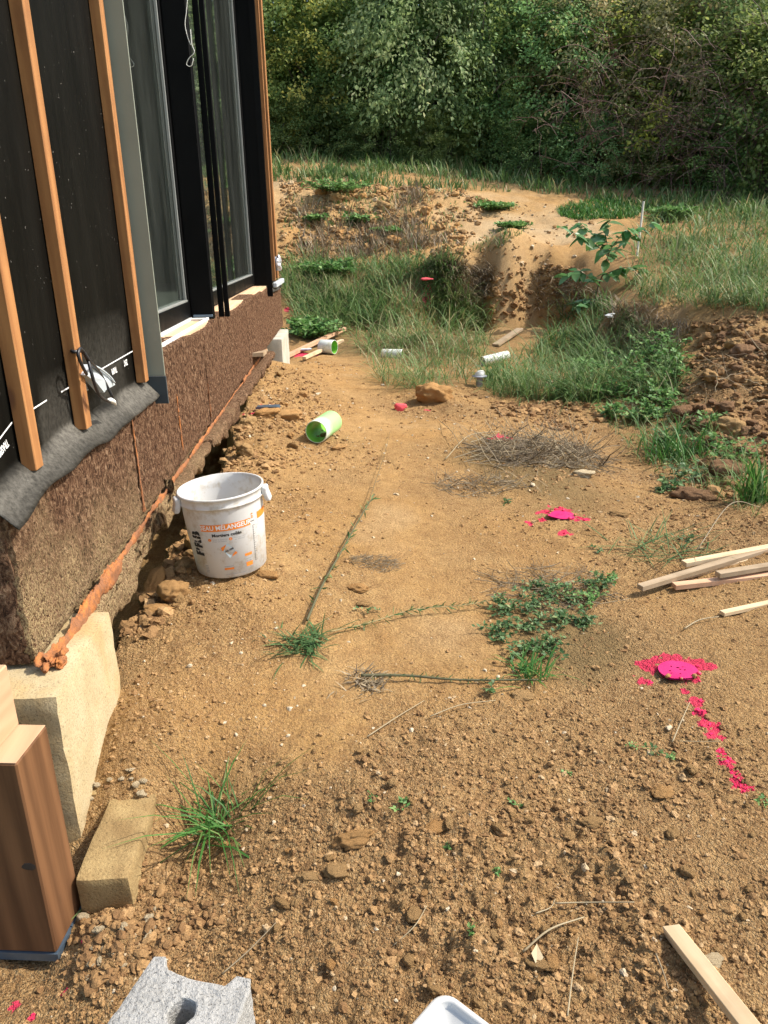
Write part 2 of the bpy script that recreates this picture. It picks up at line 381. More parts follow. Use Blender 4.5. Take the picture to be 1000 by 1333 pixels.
def concrete_mat(name, a, b, stain=None, bump=.4, pore=0.):
    t = NT(name); n = t.noise(6, 6, .65); f = t.noise(120, 4, .7)
    c = t.mix(t.ramp(n, [(.35, 0), (.65, 1)]), a, b)
    if stain: c = t.mix(t.ramp(t.noise(4.5, 5, .6, t.obj((1, 1, .5))), [(.48, 0), (.66, .8)]), c, stain)
    c = t.mix(t.ramp(f, [(.32, .45), (.48, 0)]), c, tuple(x*.5 for x in a))
    if pore: c = t.mix(t.ramp(t.noise(190, 2), [(.30, pore), (.42, 0)]), c, tuple(x*.25 for x in a))
    return t.fin(c, .9, bumpn(t, f, bump, .008), .2)
def plastic_mat(name, c, dirt, rough=.35, tl=.0, thr=.56, dscale=9):
    t = NT(name); n = t.noise(dscale, 7, .72)
    col = t.mix(t.ramp(n, [(thr, 0), (thr+.16, .8)]), c, dirt)
    t.fin(col, rough, bumpn(t, t.noise(60, 3), .08, .002), .45)
    if tl:
        tr = t.n.new('ShaderNodeBsdfTranslucent'); t.l.new(col, tr.inputs[0]); mx = t.n.new('ShaderNodeMixShader'); mx.inputs[0].default_value = tl
        t.l.new(t.b.outputs[0], mx.inputs[1]); t.l.new(tr.outputs[0], mx.inputs[2]); t.l.new(mx.outputs[0], t.out.inputs[0])
    return t.m
def pipe_mat():
    t = NT('pale_green_pipe'); s = t.n.new('ShaderNodeSeparateXYZ'); t.l.new(t.node('ShaderNodeTexCoord', 3), s.inputs[0])
    c = t.mix(t.ramp(t.math('ADD', s.outputs[0], t.math('MULTIPLY', t.noise(20, 3), .06)), [(.06, 0), (.16, .8)]), (.66, .74, .60), (.25, .62, .16))
    c = t.mix(t.ramp(t.noise(14, 5), [(.55, 0), (.75, .5)]), c, (.40, .30, .17)); return t.fin(c, .45, None, .4)

MS = soil_mat()
M = dict(
 clod=clod_mat('clay_clod', (.30, .175, .073), (.43, .265, .112), (.52, .34, .16)),
 darkclod=clod_mat('brown_clod', (.16, .09, .048), (.25, .145, .075), (.33, .20, .11)),
 orangeclod=clod_mat('ochre_clod', (.40, .21, .075), (.50, .28, .11), (.52, .33, .15)),
 pebble=pebble_mat(),
 stone=clod_mat('pale_stone', (.52, .39, .22), (.62, .51, .34), (.66, .56, .38)),
 grass=leaf_mat('grass', [(0, (.055, .12, .028)), (.35, (.11, .20, .055)), (.62, (.185, .28, .095)), (.80, (.26, .27, .12)), (1, (.42, .35, .19))], .35),
 tuft=leaf_mat('tuft_grass', [(0, (.03, .10, .018)), (.5, (.065, .19, .035)), (.85, (.12, .25, .06)), (1, (.30, .30, .12))], .35),
 straw=leaf_mat('straw', [(0, (.19, .14, .085)), (.5, (.33, .26, .155)), (1, (.50, .41, .25))], .2),
 drygrass=leaf_mat('dry_grass', [(0, (.11, .08, .05)), (.6, (.24, .185, .115)), (1, (.40, .32, .2))], .2),
 weed=leaf_mat('weed_leaf', [(0, (.045, .105, .035)), (.5, (.09, .175, .06)), (.9, (.15, .25, .09)), (1, (.28, .31, .13))], .3),
 weedlight=leaf_mat('bright_weed_leaf', [(0, (.07, .17, .04)), (.5, (.13, .28, .075)), (1, (.27, .42, .14))], .35),
 sapleaf=leaf_mat('sapling_leaf', [(0, (.06, .17, .04)), (.5, (.12, .27, .09)), (1, (.22, .36, .2))], .4, .6, .4),
 stalkpale=plain('pale_stalk', (.30, .24, .11), .7, .3), stem=plain('green_brown_stem', (.09, .085, .04), .7, .3),
 bark=plain('bark', (.075, .058, .042), .9, .35, 20, bump=.5),
 cork=cork_mat(), memb=membrane_mat(), glass=glass_mat(),
 batten=wood_mat('batten_wood', (.27, .115, .040), (.43, .205, .075), 2, (.14, .06, .03), (.20, .085, .035)),
 post=wood_mat('post_wood', (.085, .038, .016), (.185, .088, .038), 2, (.045, .03, .02), None, .8),
 postend=wood_mat('post_end_grain', (.46, .27, .155), (.56, .36, .22), 1, None, None, .9),
 lath=wood_mat('lath_wood', (.58, .42, .245), (.70, .54, .34), 0, None, (.40, .28, .16)),
 lathgrey=wood_mat('weathered_lath_wood', (.32, .235, .145), (.42, .32, .21), 0, None, (.2, .14, .08)),
 lathpink=wood_mat('reddish_lath_wood', (.55, .32, .19), (.64, .40, .25), 0, None, (.38, .2, .11)),
 sillwood=wood_mat('sill_wood', (.60, .40, .24), (.70, .50, .32), 1, None, (.58, .27, .12)),
 black=plain('black_frame', (.0035, .0035, .0037), .5, .2, 6, spec=.09, dirt=(.016, .016, .014), dthr=.64),
 dark=plain('interior_paint', (.13, .13, .12), .9), floor=plain('interior_floor', (.16, .15, .14), .8),
 white=plain('white_rail', (.72, .72, .70), .4, .08, dirt=(.45, .36, .24), dthr=.6),
 flash=plain('flashing_film', (.26, .28, .225), .5, .2, 3, spec=.4, dirt=(.42, .40, .32), dthr=.55),
 flashdark=plain('flashing_metal', (.040, .054, .062), .45, .15, 8, spec=.4, dirt=(.12, .115, .10), dthr=.62),
 pad=concrete_mat('pad_concrete', (.42, .33, .185), (.52, .43, .27), (.44, .29, .12), .35, .6),
 paddark=concrete_mat('footing_concrete', (.29, .195, .085), (.42, .31, .145), (.22, .14, .06), .7, .5),
 padgrey=concrete_mat('far_concrete', (.42, .40, .33), (.55, .53, .45), (.45, .40, .30), .25),
 block=concrete_mat('block_concrete', (.34, .335, .315), (.45, .445, .425), None, .9, .8),
 mortar=plain('orange_mortar', (.46, .165, .042), .95, .4, 30, bump=1., dirt=(.17, .085, .05), dthr=.36),
 zinc=plain('blue_grey_metal', (.12, .17, .23), .4, .2, 14, .6, dirt=(.2, .17, .14)),
 bucket=plastic_mat('bucket_plastic', (.70, .70, .68), (.48, .41, .30), .42, .18, .515, 14),
 paleplastic=plastic_mat('white_plastic', (.70, .70, .65), (.44, .36, .24), .4, 0, .55),
 orange=plain('orange_print', (.85, .25, .035), .45, .05), ink=plain('black_print', (.03, .03, .032), .45, .1),
 greyink=plain('grey_print', (.40, .42, .43), .5, .1), bluink=plain('pale_blue_print', (.52, .66, .72), .45, .1), whiteink=plain('white_print', (.80, .80, .79), .5, .05),
 pipe=pipe_mat(), pipein=plain('green_pipe_inside', (.20, .52, .06), .35, .15),
 pipewhite=plastic_mat('white_pipe', (.66, .70, .64), (.38, .36, .22), .4, 0, .52), pipegrey=plastic_mat('grey_pipe', (.36, .38, .44), (.26, .22, .16), .5, 0, .55),
 paint=plain('pink_spray_paint', (.86, .040, .125), .6, .18, 40, bump=.4), pink=plain('magenta_disc', (.58, .012, .135), .6, .08, 30, bump=.15),
 paintred=plain('faded_pink_paint', (.70, .085, .10), .8, .25, 40, bump=.4),
 cable=plain('black_cable', (.022, .022, .025), .4, .1, spec=.5), greyplastic=plain('grey_plastic', (.50, .55, .58), .45, .1, dirt=(.35, .33, .28), dthr=.65),
 tape=plain('white_tape', (.72, .71, .66), .6, .1), roof=plain('roof_felt', (.05, .05, .05), .9), foil=plain('crumpled_foil', (.6, .6, .62), .3, .2, 30, .5, bump=.6),
)
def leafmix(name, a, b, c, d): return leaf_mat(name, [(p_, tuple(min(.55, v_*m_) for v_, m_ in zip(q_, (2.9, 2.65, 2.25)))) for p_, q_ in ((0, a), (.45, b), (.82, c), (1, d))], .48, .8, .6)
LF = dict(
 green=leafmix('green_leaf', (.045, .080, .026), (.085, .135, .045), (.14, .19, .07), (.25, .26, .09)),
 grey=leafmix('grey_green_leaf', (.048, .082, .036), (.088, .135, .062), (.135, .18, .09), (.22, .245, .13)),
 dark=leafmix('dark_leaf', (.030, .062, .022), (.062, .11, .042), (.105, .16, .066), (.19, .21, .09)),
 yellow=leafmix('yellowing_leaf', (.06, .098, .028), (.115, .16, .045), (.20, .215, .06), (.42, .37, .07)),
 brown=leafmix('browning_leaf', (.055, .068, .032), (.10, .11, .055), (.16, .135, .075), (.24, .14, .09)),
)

# ---------------------------------------------------------------- terrain
# control points: (px, py, z) for near ground, (px, py, None, Y) for far ground, turned into places in the world
CP = [(500,1333,.05),(30,1333,-.05),(950,1333,.08),(150,1190,-.05),(60,1260,-.075),(225,1130,-.04),(145,1178,.0),(190,1120,.01),(250,1090,-.05),(210,1035,.06),(230,950,.15),(320,1010,.07),(330,1110,.03),
 (450,1050,.1),(700,1000,.08),(950,1000,.08),(500,870,.12),(250,860,.19),(305,740,.225),(200,790,.19),(175,860,.17),(165,960,.15),(400,700,.16),(330,600,.21),(290,600,.20),(305,540,.27),(330,500,.31),
 (350,470,.24),(400,520,.18),(420,580,.16),(550,650,.1),(700,680,.09),(880,880,.06),(980,800,.09),(550,510,.07),(450,470,.08),(420,455,.05),(650,560,.06),(600,640,.06),(690,600,.07),
 (525,530,.02),(620,500,.02),(520,465,.03),(800,640,.08),(900,700,.1),(1000,720,.15),(700,478,.0),(760,462,.0),(640,445,.12),(560,430,.24),(700,428,.20),(650,428,.20),(740,438,.16),(600,455,.09),(480,420,.2)]
CPF = [(435,425,12.2),(400,385,13.2),(450,385,13.2),(520,385,13.),(400,345,14.6),(470,345,14.6),(550,340,14.2),(400,300,16.2),(480,300,16.2),(560,310,15.6),
 (370,243,18.3),(440,243,18.2),(520,246,18.),(590,252,17.8),(370,205,23),(450,210,22.5),(560,222,22),(650,228,21.5),(740,240,20.5),(860,250,19.5),(1000,262,18.8),
 (575,402,12.9),(605,408,13.0),(628,406,13.2),(648,412,12.92),(665,411,12.95),(690,405,13.2),(720,405,13.1),(752,408,12.4),(575,346,13.1),(605,349,13.25),(630,352,13.4),(646,356,13.12),(668,354,13.12),(690,350,13.4),(720,352,13.3),(757,362,12.65),
 (590,335,14.2),(640,322,14.8),(720,326,14.4),(640,285,16.6),(720,285,16.4),(690,258,18.2),(780,265,17.8),
 (800,402,9.6),(850,404,8.9),(900,405,8.3),(1000,409,7.6),(805,440,9.4),(835,436,8.85),(870,436,8.5),(800,362,11.6),(850,370,10.6),(950,370,9.6),(850,325,13.2),(950,320,12.6),(1050,330,11.5),(850,285,16.5),(960,280,15.6),(1000,290,14.5),(1150,300,13.),(1150,265,17.5),
 (900,437,7.95),(1000,440,7.2),(960,470,6.75),(1000,510,6.3),(890,480,7.3),(880,530,6.5),(960,560,5.6),(1000,600,5.0),(880,600,5.3),(1100,480,6.2),(1100,560,5.2),(820,560,6.2),(790,490,7.7),(840,470,7.8),(1150,420,7.1)]
XW = -.85
P3 = [az(*c) for c in CP]+[ay(*c) for c in CPF]
P3 += [np.array(p) for p in [(2.2, 1., .1), (2.6, 2.5, .14), (3.4, 4, .22), (-1.2, .4, -.05), (1.5, .2, .06), (0, -.8, .05), (-1.6, -.8, 0), (2, -1., .06), (12, 10, 1.6), (15, 18, 2.6), (14, 26, 3.8), (0, 27, 4.1), (-6, 26, 3.9),
      (-6, 18, 2.4), (-4, 13, .7), (-3, 10, .1), (-1., 9.2, .0), (-3, 5, 0), (-3, 2, -.1), (7, 26, 3.9), (8, 5, .8), (6, 3, .3), (5, 0, .1)]]
P3 = np.array(P3)
def uv(x, y): y = np.maximum(y, -.9); return np.stack([x/(.62*y+1.)*1.1, np.log(y+1.)], -1)
def mq(d2): return np.sqrt(d2+.0004)
_U = uv(P3[:, 0], P3[:, 1]); _K = mq(((_U[:, None]-_U[None])**2).sum(-1))
_A = np.block([[_K-np.eye(len(_U))*.0015, np.ones((len(_U), 1))], [np.ones((1, len(_U))), np.zeros((1, 1))]])
_W = np.linalg.solve(_A, np.append(P3[:, 2], 0))
def hollow(x, y):
    """void under the house behind the soil edge, and behind the concrete pads"""
    edge = np.interp(y, [1.0, 1.5, 1.9, 2.25, 2.4, 2.96, 3.76, 4.54, 5.8, 7.4, 8.6, 9.6, 10.5], [-1.6, -1.5, -1.0, -.85, -.84, -.83, -.80, -.80, -.84, -.90, -1.2, -1.5, -1.6])
    edge = edge+.03*vn(y*9, y*0+3, 5)+.015*vn(y*27, y*0+1, 6)
    return sst(0, .07, edge-x)*((y > 1.2) & (y < 10.4))
def zbase(x, y):
    x = np.asarray(x, float); y = np.asarray(y, float); sh = x.shape; q = uv(x.ravel(), y.ravel()); q[:, 0] = np.clip(q[:, 0], -1.6, 1.6); out = np.empty(len(q))
    q = q.astype(np.float32); u0 = _U[:, 0].astype(np.float32); u1 = _U[:, 1].astype(np.float32); w_ = _W[:-1].astype(np.float32)
    for i in range(0, len(q), 20000):
        out[i:i+20000] = np.sqrt((q[i:i+20000, :1]-u0)**2+(q[i:i+20000, 1:]-u1)**2+np.float32(.0004)) @ w_+_W[-1]
    return out.reshape(sh)
# soil character: (px, py, roughness 0..1, tone 0 pale packed .. 1 dark crumbly, radius factor)
SC_ = [(850,560,.3,.55),(780,620,.3,.5),(950,760,.4,.65),(700,760,.25,.3),(300,1250,.9,.9),(500,1250,.85,.9),(700,1200,.8,.85),(900,1250,.8,.9),(950,1100,.7,.75),(700,1050,.8,.8),(520,1080,.9,.8),(850,1000,.75,.85),(600,960,.7,.7),(850,880,.7,.9),(950,900,.45,.6),(950,820,.3,.6),(150,1250,.9,1),
 (400,1150,.7,.8),(330,1080,.4,.6),(300,950,.2,.15),(400,920,.15,-.15),(250,870,.3,.25),(450,850,.15,.05),(560,880,.15,.05),(580,820,.12,-.25),(640,830,.25,.25),(400,780,.25,.2),(560,740,.12,.05),(680,730,.2,.2),(780,740,.3,.45),(880,780,.35,.6),
 (500,650,.18,-.1),(420,640,.3,.25),(600,600,.2,.15),(550,560,.15,.1),(480,560,.12,-.1),(480,500,.12,.1),(400,480,.3,.2),(730,700,.4,.4),(800,650,.3,.35),(850,640,.35,.5),(690,600,.45,.6),(600,650,.3,.35),
 (220,780,.9,.5),(190,800,1,.7),(300,770,.6,.4),(160,900,.6,.4),(250,690,.8,.5),(340,590,.9,.3),(310,540,1.,.3),(380,540,.9,.25),(350,500,1.,.3),(400,590,.6,.3),(370,640,.5,.35),(440,600,.35,.3),
 (650,540,.4,.4),(750,530,.5,.5),(560,525,.5,.5),(900,500,1,1),(960,480,1,1),(950,560,1,1),(990,620,1,1),(920,440,.6,.35),(870,420,.4,-.4),(980,420,.5,.4),(900,650,.6,.75),(970,680,.7,.85),(1080,520,1,1),(880,560,.8,.9),
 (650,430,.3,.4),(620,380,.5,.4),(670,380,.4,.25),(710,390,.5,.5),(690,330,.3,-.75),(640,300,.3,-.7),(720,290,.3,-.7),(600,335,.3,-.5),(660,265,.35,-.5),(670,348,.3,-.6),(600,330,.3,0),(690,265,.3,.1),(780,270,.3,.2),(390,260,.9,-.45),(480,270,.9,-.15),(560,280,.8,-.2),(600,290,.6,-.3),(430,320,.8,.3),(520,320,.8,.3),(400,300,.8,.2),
 (450,400,.3,.5),(550,440,.2,.5),(420,370,.3,.5),(560,370,.4,.5),(600,480,.2,.4),(800,460,.3,.6),(850,350,.3,.5),(950,330,.3,.5),(900,280,.3,.4),(400,215,.3,.5),(600,235,.3,.5),(800,250,.3,.5),(140,1150,.6,.9),(170,1000,.5,.45)]
def hit(px, py, zf=None):
    """first meeting of a sight line with the ground: where a thing seen there stands"""
    px = np.atleast_1d(np.asarray(px, float)); py = np.atleast_1d(np.asarray(py, float))
    D = np.stack([(px-CX)/F, -(py-CY)/F, -np.ones_like(px)], -1) @ ROT.T
    ts = np.geomspace(.9, 30, 105); lo = np.full(len(px), .9); done = np.zeros(len(px), bool); hi = np.full(len(px), 30.)
    for a, b in zip(ts[:-1], ts[1:]):
        act = ~done
        if not act.any(): break
        P = CAMP+D[act]*b; under = P[:, 2] < zbase(P[:, 0], P[:, 1])
        ii = np.where(act)[0][under]; lo[ii] = a; hi[ii] = b; done[ii] = True
    for _ in range(9):
        m = (lo+hi)/2; P = CAMP+D*m[:, None]; u = P[:, 2] < zbase(P[:, 0], P[:, 1]); hi = np.where(u, m, hi); lo = np.where(u, lo, m)
    P = CAMP+D*hi[:, None]; P[:, 2] = zbase(P[:, 0], P[:, 1]); P[~done] = np.nan
    return P
_s = np.array(SC_, float); _sp = hit(_s[:, 0], _s[:, 1]); _ok = ~np.isnan(_sp[:, 0]); _s = _s[_ok]; _su = uv(_sp[_ok, 0], _sp[_ok, 1])
def character(x, y):
    q = uv(x.ravel()+.05*(y.ravel()+1)*.3*vn(x.ravel()*2, y.ravel()*2, 3), y.ravel()); o = np.empty((len(q), 2))
    q = q.astype(np.float32); a0 = _su[:, 0].astype(np.float32); a1 = _su[:, 1].astype(np.float32)
    for i in range(0, len(q), 20000):
        d2_ = (q[i:i+20000, :1]-a0)**2+(q[i:i+20000, 1:]-a1)**2; w = np.exp(d2_*np.float32(-1/.0045))+np.float32(1e-12)/(d2_+np.float32(1e-3))
        o[i:i+20000] = w @ _s[:, 2:]/w.sum(1, keepdims=True)
    X_, Y_ = x.ravel(), y.ravel(); o[:, 0] *= np.where(Y_ < 4.5, np.clip(.72+.95*fbm(X_*2.3+2, Y_*2.3, 4, 66), .25, 1.15), 1)
    return o[:, 0].reshape(x.shape), o[:, 1].reshape(x.shape)
def detail(x, y, r):
    sc = np.clip((y+1)/3.2, .8, 2.6)
    h = .030*r*fbm(x*3.1, y*3.1, 3, 11)*sc+.014*fbm(x*9, y*9, 5, 12)*(.3+r)+.010*(.3+r)*fbm(x*40, y*40, 4, 13)
    for cell, s, d in ((.16, 21, .45), (.075, 31, .6), (.034, 41, .75), (.017, 61, .8)):
        w = np.clip((r-.18)*1.3, .03, 1)*(.95 if cell < .05 else .36*np.clip((r-.25)*1.6, 0, 1))
        wx = x+.25*cell*vn(x/cell*1.7, y/cell*1.7, s+8); wy = y+.25*cell*vn(x/cell*1.7+5, y/cell*1.7, s+9)
        h = h+w*.48*cobble(wx, wy, cell, s, d)*(1+.35*vn(x*60, y*60, s+2))
    h = h+.016*fbm(x*1.9+4, y*1.6, 3, 14)*np.clip(1.2-r, 0, 1)-.012*np.clip(vn(x*5.2, y*3.1, 15)-.45, 0, 1)*np.clip(1.3-r, .2, 1)
    far = sst(5, 12, y); h = h+far*r*(.10*fbm(x*1.5, y*1.5, 4, 71)+.30*cobble(x+.1*vn(x*4, y*4, 1), y+.1*vn(x*4, y*4, 2), .5, 73, .6)*.6)
    return h
def zt(x, y):
    x = np.atleast_1d(np.asarray(x, float)); y = np.atleast_1d(np.asarray(y, float)); r, _ = character(x, y)
    return zbase(x, y)+detail(x, y, r)-.62*hollow(x, y)
def ground(px, py):
    P = hit(px, py); P[:, 2] = zt(P[:, 0], P[:, 1]); return P
G1 = lambda px, py: ground([px], [py])[0]
def inpoly(x, y, poly):
    c = np.zeros(len(x), bool); p = np.array(poly, float)
    for (x0, y0), (x1, y1) in zip(p, np.roll(p, -1, 0)):
        c ^= ((y0 > y) != (y1 > y)) & (x < (x1-x0)*(y-y0)/(y1-y0+1e-12)+x0)
    return c
ys = [-.8]
while ys[-1] < 27: ys.append(ys[-1]+max(.0075 if ys[-1] > .85 else .03, .0056*ys[-1]))
ys = np.array(ys); NC = 560; s_ = np.linspace(-1, 1, NC); us = s_*(.58+.42*s_*s_)
GX = us[None]*(.66*np.maximum(ys, .2)+1.05)[:, None]; GY = np.repeat(ys[:, None], NC, 1)
GR, GT = character(GX, GY)
GZ = zbase(GX, GY)+detail(GX.ravel(), GY.ravel(), GR.ravel()).reshape(GX.shape)-.62*hollow(GX.ravel(), GY.ravel()).reshape(GX.shape)
GZ[:, :3] -= np.array([1.2, .6, .2]); GZ[:, -3:] -= np.array([.2, .6, 1.2]); GZ[-2:] -= .8; GZ[:2] -= .8
# pink spray paint soaked into the crumbs: blots with their own outline
PAINT = [(893, 900, .02), (912, 928, .025), (920, 940, .02), (938, 975, .018), (957, 1004, .02), (968, 1020, .025), (860, 862, .04), (905, 866, .05), (880, 872, .085), (845, 868, .04), (925, 868, .03), (903, 912, .034), (925, 945, .04), (932, 958, .028), (945, 990, .03), (964, 1016, .034), (730, 668, .10), (707, 676, .035), (735, 690, .05), (655, 568, .11), (690, 680, .03), (838, 885, .03), (755, 676, .05),
         (108, 1228, .012), (118, 1235, .008), (85, 1290, .010), (20, 1310, .014), (40, 1325, .01), (390, 405, .22), (325, 542, .07), (350, 528, .06), (556, 389, .12), (395, 462, .16), (225, 690, .06), (557, 532, .04)]
_pp = hit([p[0] for p in PAINT], [p[1] for p in PAINT]); _pr = np.array([p[2]*1.1 for p in PAINT])
def paintmask(x, y):
    o = np.zeros_like(x)
    for (a, b, _), r in zip(_pp, _pr):
        d = np.hypot(x-a, y-b)/r; k = d < 1.6
        if k.any(): o[k] = np.maximum(o[k], sst(.0, .55, 1.12-d[k]+.8*fbm(x[k]*2.4/r, y[k]*2.4/r, 4, 91)-.12))
    return o
gp = paintmask(GX.ravel(), GY.ravel())
GREEN = [(520, 440, 130, 60), (430, 380, 90, 45), (560, 360, 60, 30), (800, 470, 90, 60), (900, 590, 60, 50), (920, 340, 130, 60), (480, 215, 160, 25), (700, 240, 160, 14), (690, 600, 80, 40), (720, 830, 70, 50)]
ix = np.arange(GX.size).reshape(GX.shape)
gq = np.stack([ix[:-1, :-1], ix[:-1, 1:], ix[1:, 1:], ix[1:, :-1]], -1).reshape(-1, 4)
camv = (np.stack([GX.ravel(), GY.ravel(), GZ.ravel()], -1)-CAMP) @ ROT
def pix(P): c = (np.asarray(P)-CAMP) @ ROT; return CX+F*c[:, 0]/-c[:, 2], CY-F*c[:, 1]/-c[:, 2]
mgreen = np.zeros(GX.size)
for a, b, rx, ry in GREEN:
    c0, cx_, cy_ = hit([a, min(a+rx, 995), a], [b, b, b-ry*.9])
    if np.isnan(c0[0]+cx_[0]+cy_[0]): continue
    dx = abs(cx_[0]-c0[0])+.05; dy = abs(cy_[1]-c0[1])+.1
    d = np.hypot((GX.ravel()-c0[0])/dx, (GY.ravel()-c0[1])/dy)
    mgreen = np.maximum(mgreen, .75*sst(1.15, .5, d+.5*fbm(GX.ravel()*2, GY.ravel()*2, 4, 55)))
mobj('ground', np.stack([GX, GY, GZ], -1), gq, MS, attrs=dict(tone=np.clip(GT.ravel()+.5*fbm(GX.ravel()*2.1, GY.ravel()*2.1, 5, 8), -.8, 1), paint=gp, green=mgreen), smooth=True, kind='structure', loc=(0, 0, 0))
# the land beyond, to the horizon
xs = np.linspace(-300, 300, 81); yy = np.linspace(-300, 300, 81); OX, OY = np.meshgrid(xs, yy)
OZ = -1.3+4.2*sst(10, 32, OY)*1.-1.2*((np.abs(OX) < 24) & (OY > -8) & (OY < 30))+1.5*fbm(OX*.02, OY*.02, 3, 4)*sst(30, 90, np.hypot(OX, OY))
k = np.arange(OX.size).reshape(OX.shape)
mobj('meadow', np.stack([OX, OY, OZ], -1), np.stack([k[:-1, :-1], k[:-1, 1:], k[1:, 1:], k[1:, :-1]], -1).reshape(-1, 4), plain('meadow_grass', (.06, .10, .03), .95, .4, .3), kind='structure', smooth=True, loc=(0, 0, 0))

# loose crumbs of soil and gravel: nobody could count these
def scatter_crumbs(n, sub, smin, smax, seed, tilt):
    r = np.random.default_rng(seed)
    y = np.exp(r.uniform(math.log(.95), math.log(9.5), n*4)); x = r.uniform(-1, 1, n*4)*(.58*y+.35)
    rr, tt = character(x, y); cl = .5+.5*fbm(x*3, y*3, 3, 33)
    keep = (r.random(n*4) < np.clip(rr*1.2-.09, .018, 1)*np.clip(cl*1.4, .25, 1)) & ~((x < -.9) & (y > 1.6)) & ~((x < -.74) & (x > -1.3) & (y > 1.2) & (y < 2.2))
    x = x[keep][:n]; y = y[keep][:n]; m = len(x)
    s = smin*(smax/smin)**(r.random(m)**2.6)*np.clip(.55+.22*y, .8, 2.)
    z = zt(x, y)+s*.12
    B, f = ICO[sub]; nb = 12; base = []
    for q in range(nb): base.append(lump(sub, q+seed, .62, 1.4)[0])
    base = np.array(base); b = base[r.integers(0, nb, m)]*s[:, None, None]
    a = r.uniform(0, 6.28, m); c, sn = np.cos(a), np.sin(a); X = b[..., 0]*c[:, None]-b[..., 1]*sn[:, None]; Yv = b[..., 0]*sn[:, None]+b[..., 1]*c[:, None]
    V = np.stack([X+x[:, None], Yv+y[:, None], b[..., 2]+z[:, None]], -1)
    rnd = np.clip(r.random(m)**1.15, 0, 1); rnd[r.random(m) < .75] *= .78; _, tn = character(x, y); rnd = np.clip(rnd+.45*np.clip(.6-tn, 0, .6), 0, 1); ps = paintmask(x, y)
    nv = len(B); return V.reshape(-1, 3), (f[None]+(np.arange(m)*nv)[:, None, None]).reshape(-1, 3), np.repeat(rnd, nv), np.repeat(((ps > .22) & (ps+r.normal(0, .2, m) > .5))*1., nv)
parts = [scatter_crumbs(44000, 0, .0022, .0085, 3, 0), scatter_crumbs(4200, 1, .0045, .012, 5, 0)]
o = 0; VV = []; FF = []; RR = []; PP = []
for v, f, r_, p_ in parts: VV.append(v); FF.append(f+o); RR.append(r_); PP.append(p_); o += len(v)
mobj('gravel', np.concatenate(VV), np.concatenate(FF), M['pebble'], attrs=dict(rnd=np.concatenate(RR), paint=np.concatenate(PP)), smooth=False, kind='stuff',
     label='loose crumbs of soil and small gravel spread over the bare ground', cat='gravel', loc=(0, 0, 0))

# ---------------------------------------------------------------- the house on its concrete pads
Y0, Y1, ZT = 1.80, 9.95, 4.7
house = thing('house', 'timber house under construction, wrapped in black membrane with battens, above a brown insulation plinth', 'house', (-3, 5.9, 0))
def part(name, vf, mat, parent=house, attrs=None, smooth=False, **kw): return mobj(name, vf[0], vf[1], mat, parent, attrs, smooth, **kw)
# inner structure
part('wall', joinm([box(-1.02, -.90, Y0+.01, 3.34, .98, ZT), box(-1.02, -.90, 8.62, Y1-.01, .98, ZT), box(-1.02, -.90, 3.34, 8.62, 4.15, ZT), box(-6, -1.02, Y0+.01, Y0+.12, .98, ZT), box(-6, -1.02, Y1-.12, Y1-.01, .98, ZT), box(-6.1, -6, Y0+.01, Y1-.01, .98, ZT)]), M['dark'])
part('floor', box(-6, -1.03, Y0+.13, Y1-.13, .80, 1.0), M['floor'])
part('roof', box(-6.2, -.86, Y0-.05, Y1+.05, ZT+.003, ZT+.25), M['roof'])
part('partition_wall', joinm([box(-4.6, -4.5, Y0+.2, 6.4, 1.003, ZT-.1), box(-3.0, -2.9, 6.2, 6.3, 1.003, ZT-.1)]), plain('plasterboard', (.30, .31, .29), .9))
# plinth of insulation boards, each a part, with open ragged joints
def board(y0, y1, z0, z1, x1=XW, th=.13, seed=0):
    V, f = rbox(x1-th, x1, y0, y1, z0, z1, .013, .0050, 60, seed, .012)
    V[:, 0] += .004*vn(V[:, 1]*4, V[:, 2]*4, seed)
    mud = np.clip(.95*sst(.95, .42, V[:, 2]+.22*np.clip(V[:, 1]-1.85, 0, 3)+.12*vn(V[:, 1]*7, V[:, 2]*5, 3)), 0, 1)*(V[:, 0] > x1-.05)
    return V, f, mud
bys = [Y0, 2.93, 3.335, 4.55, 5.55, 6.55, 7.55, 8.6, Y1]
for i, (a, b) in enumerate(zip(bys[:-1], bys[1:])):
    top = .885 if a < 3.3 else (.975 if a < 8.5 else .95)
    V, f, mud = board(a+.003, b-.003, .455+.004*(i % 3), top, XW+.004*(i % 2), .13, 40+i)
    if 3.3 < a < 8.5: V[:, 2] += np.where(V[:, 2] > top-.05, .045+.02*vn(V[:, 1]*3, V[:, 1]*0, 2), 0)
    mobj('insulation_board', V, f, M['cork'], house, dict(mud=mud), True)
V, f = rbox(-3.2, -.862, Y0-.002, Y0+.12, .458, .885, .02, .006, 40, 90, .01)
mobj('insulation_board', V, f, M['cork'], house, dict(mud=np.zeros(len(V))), True)
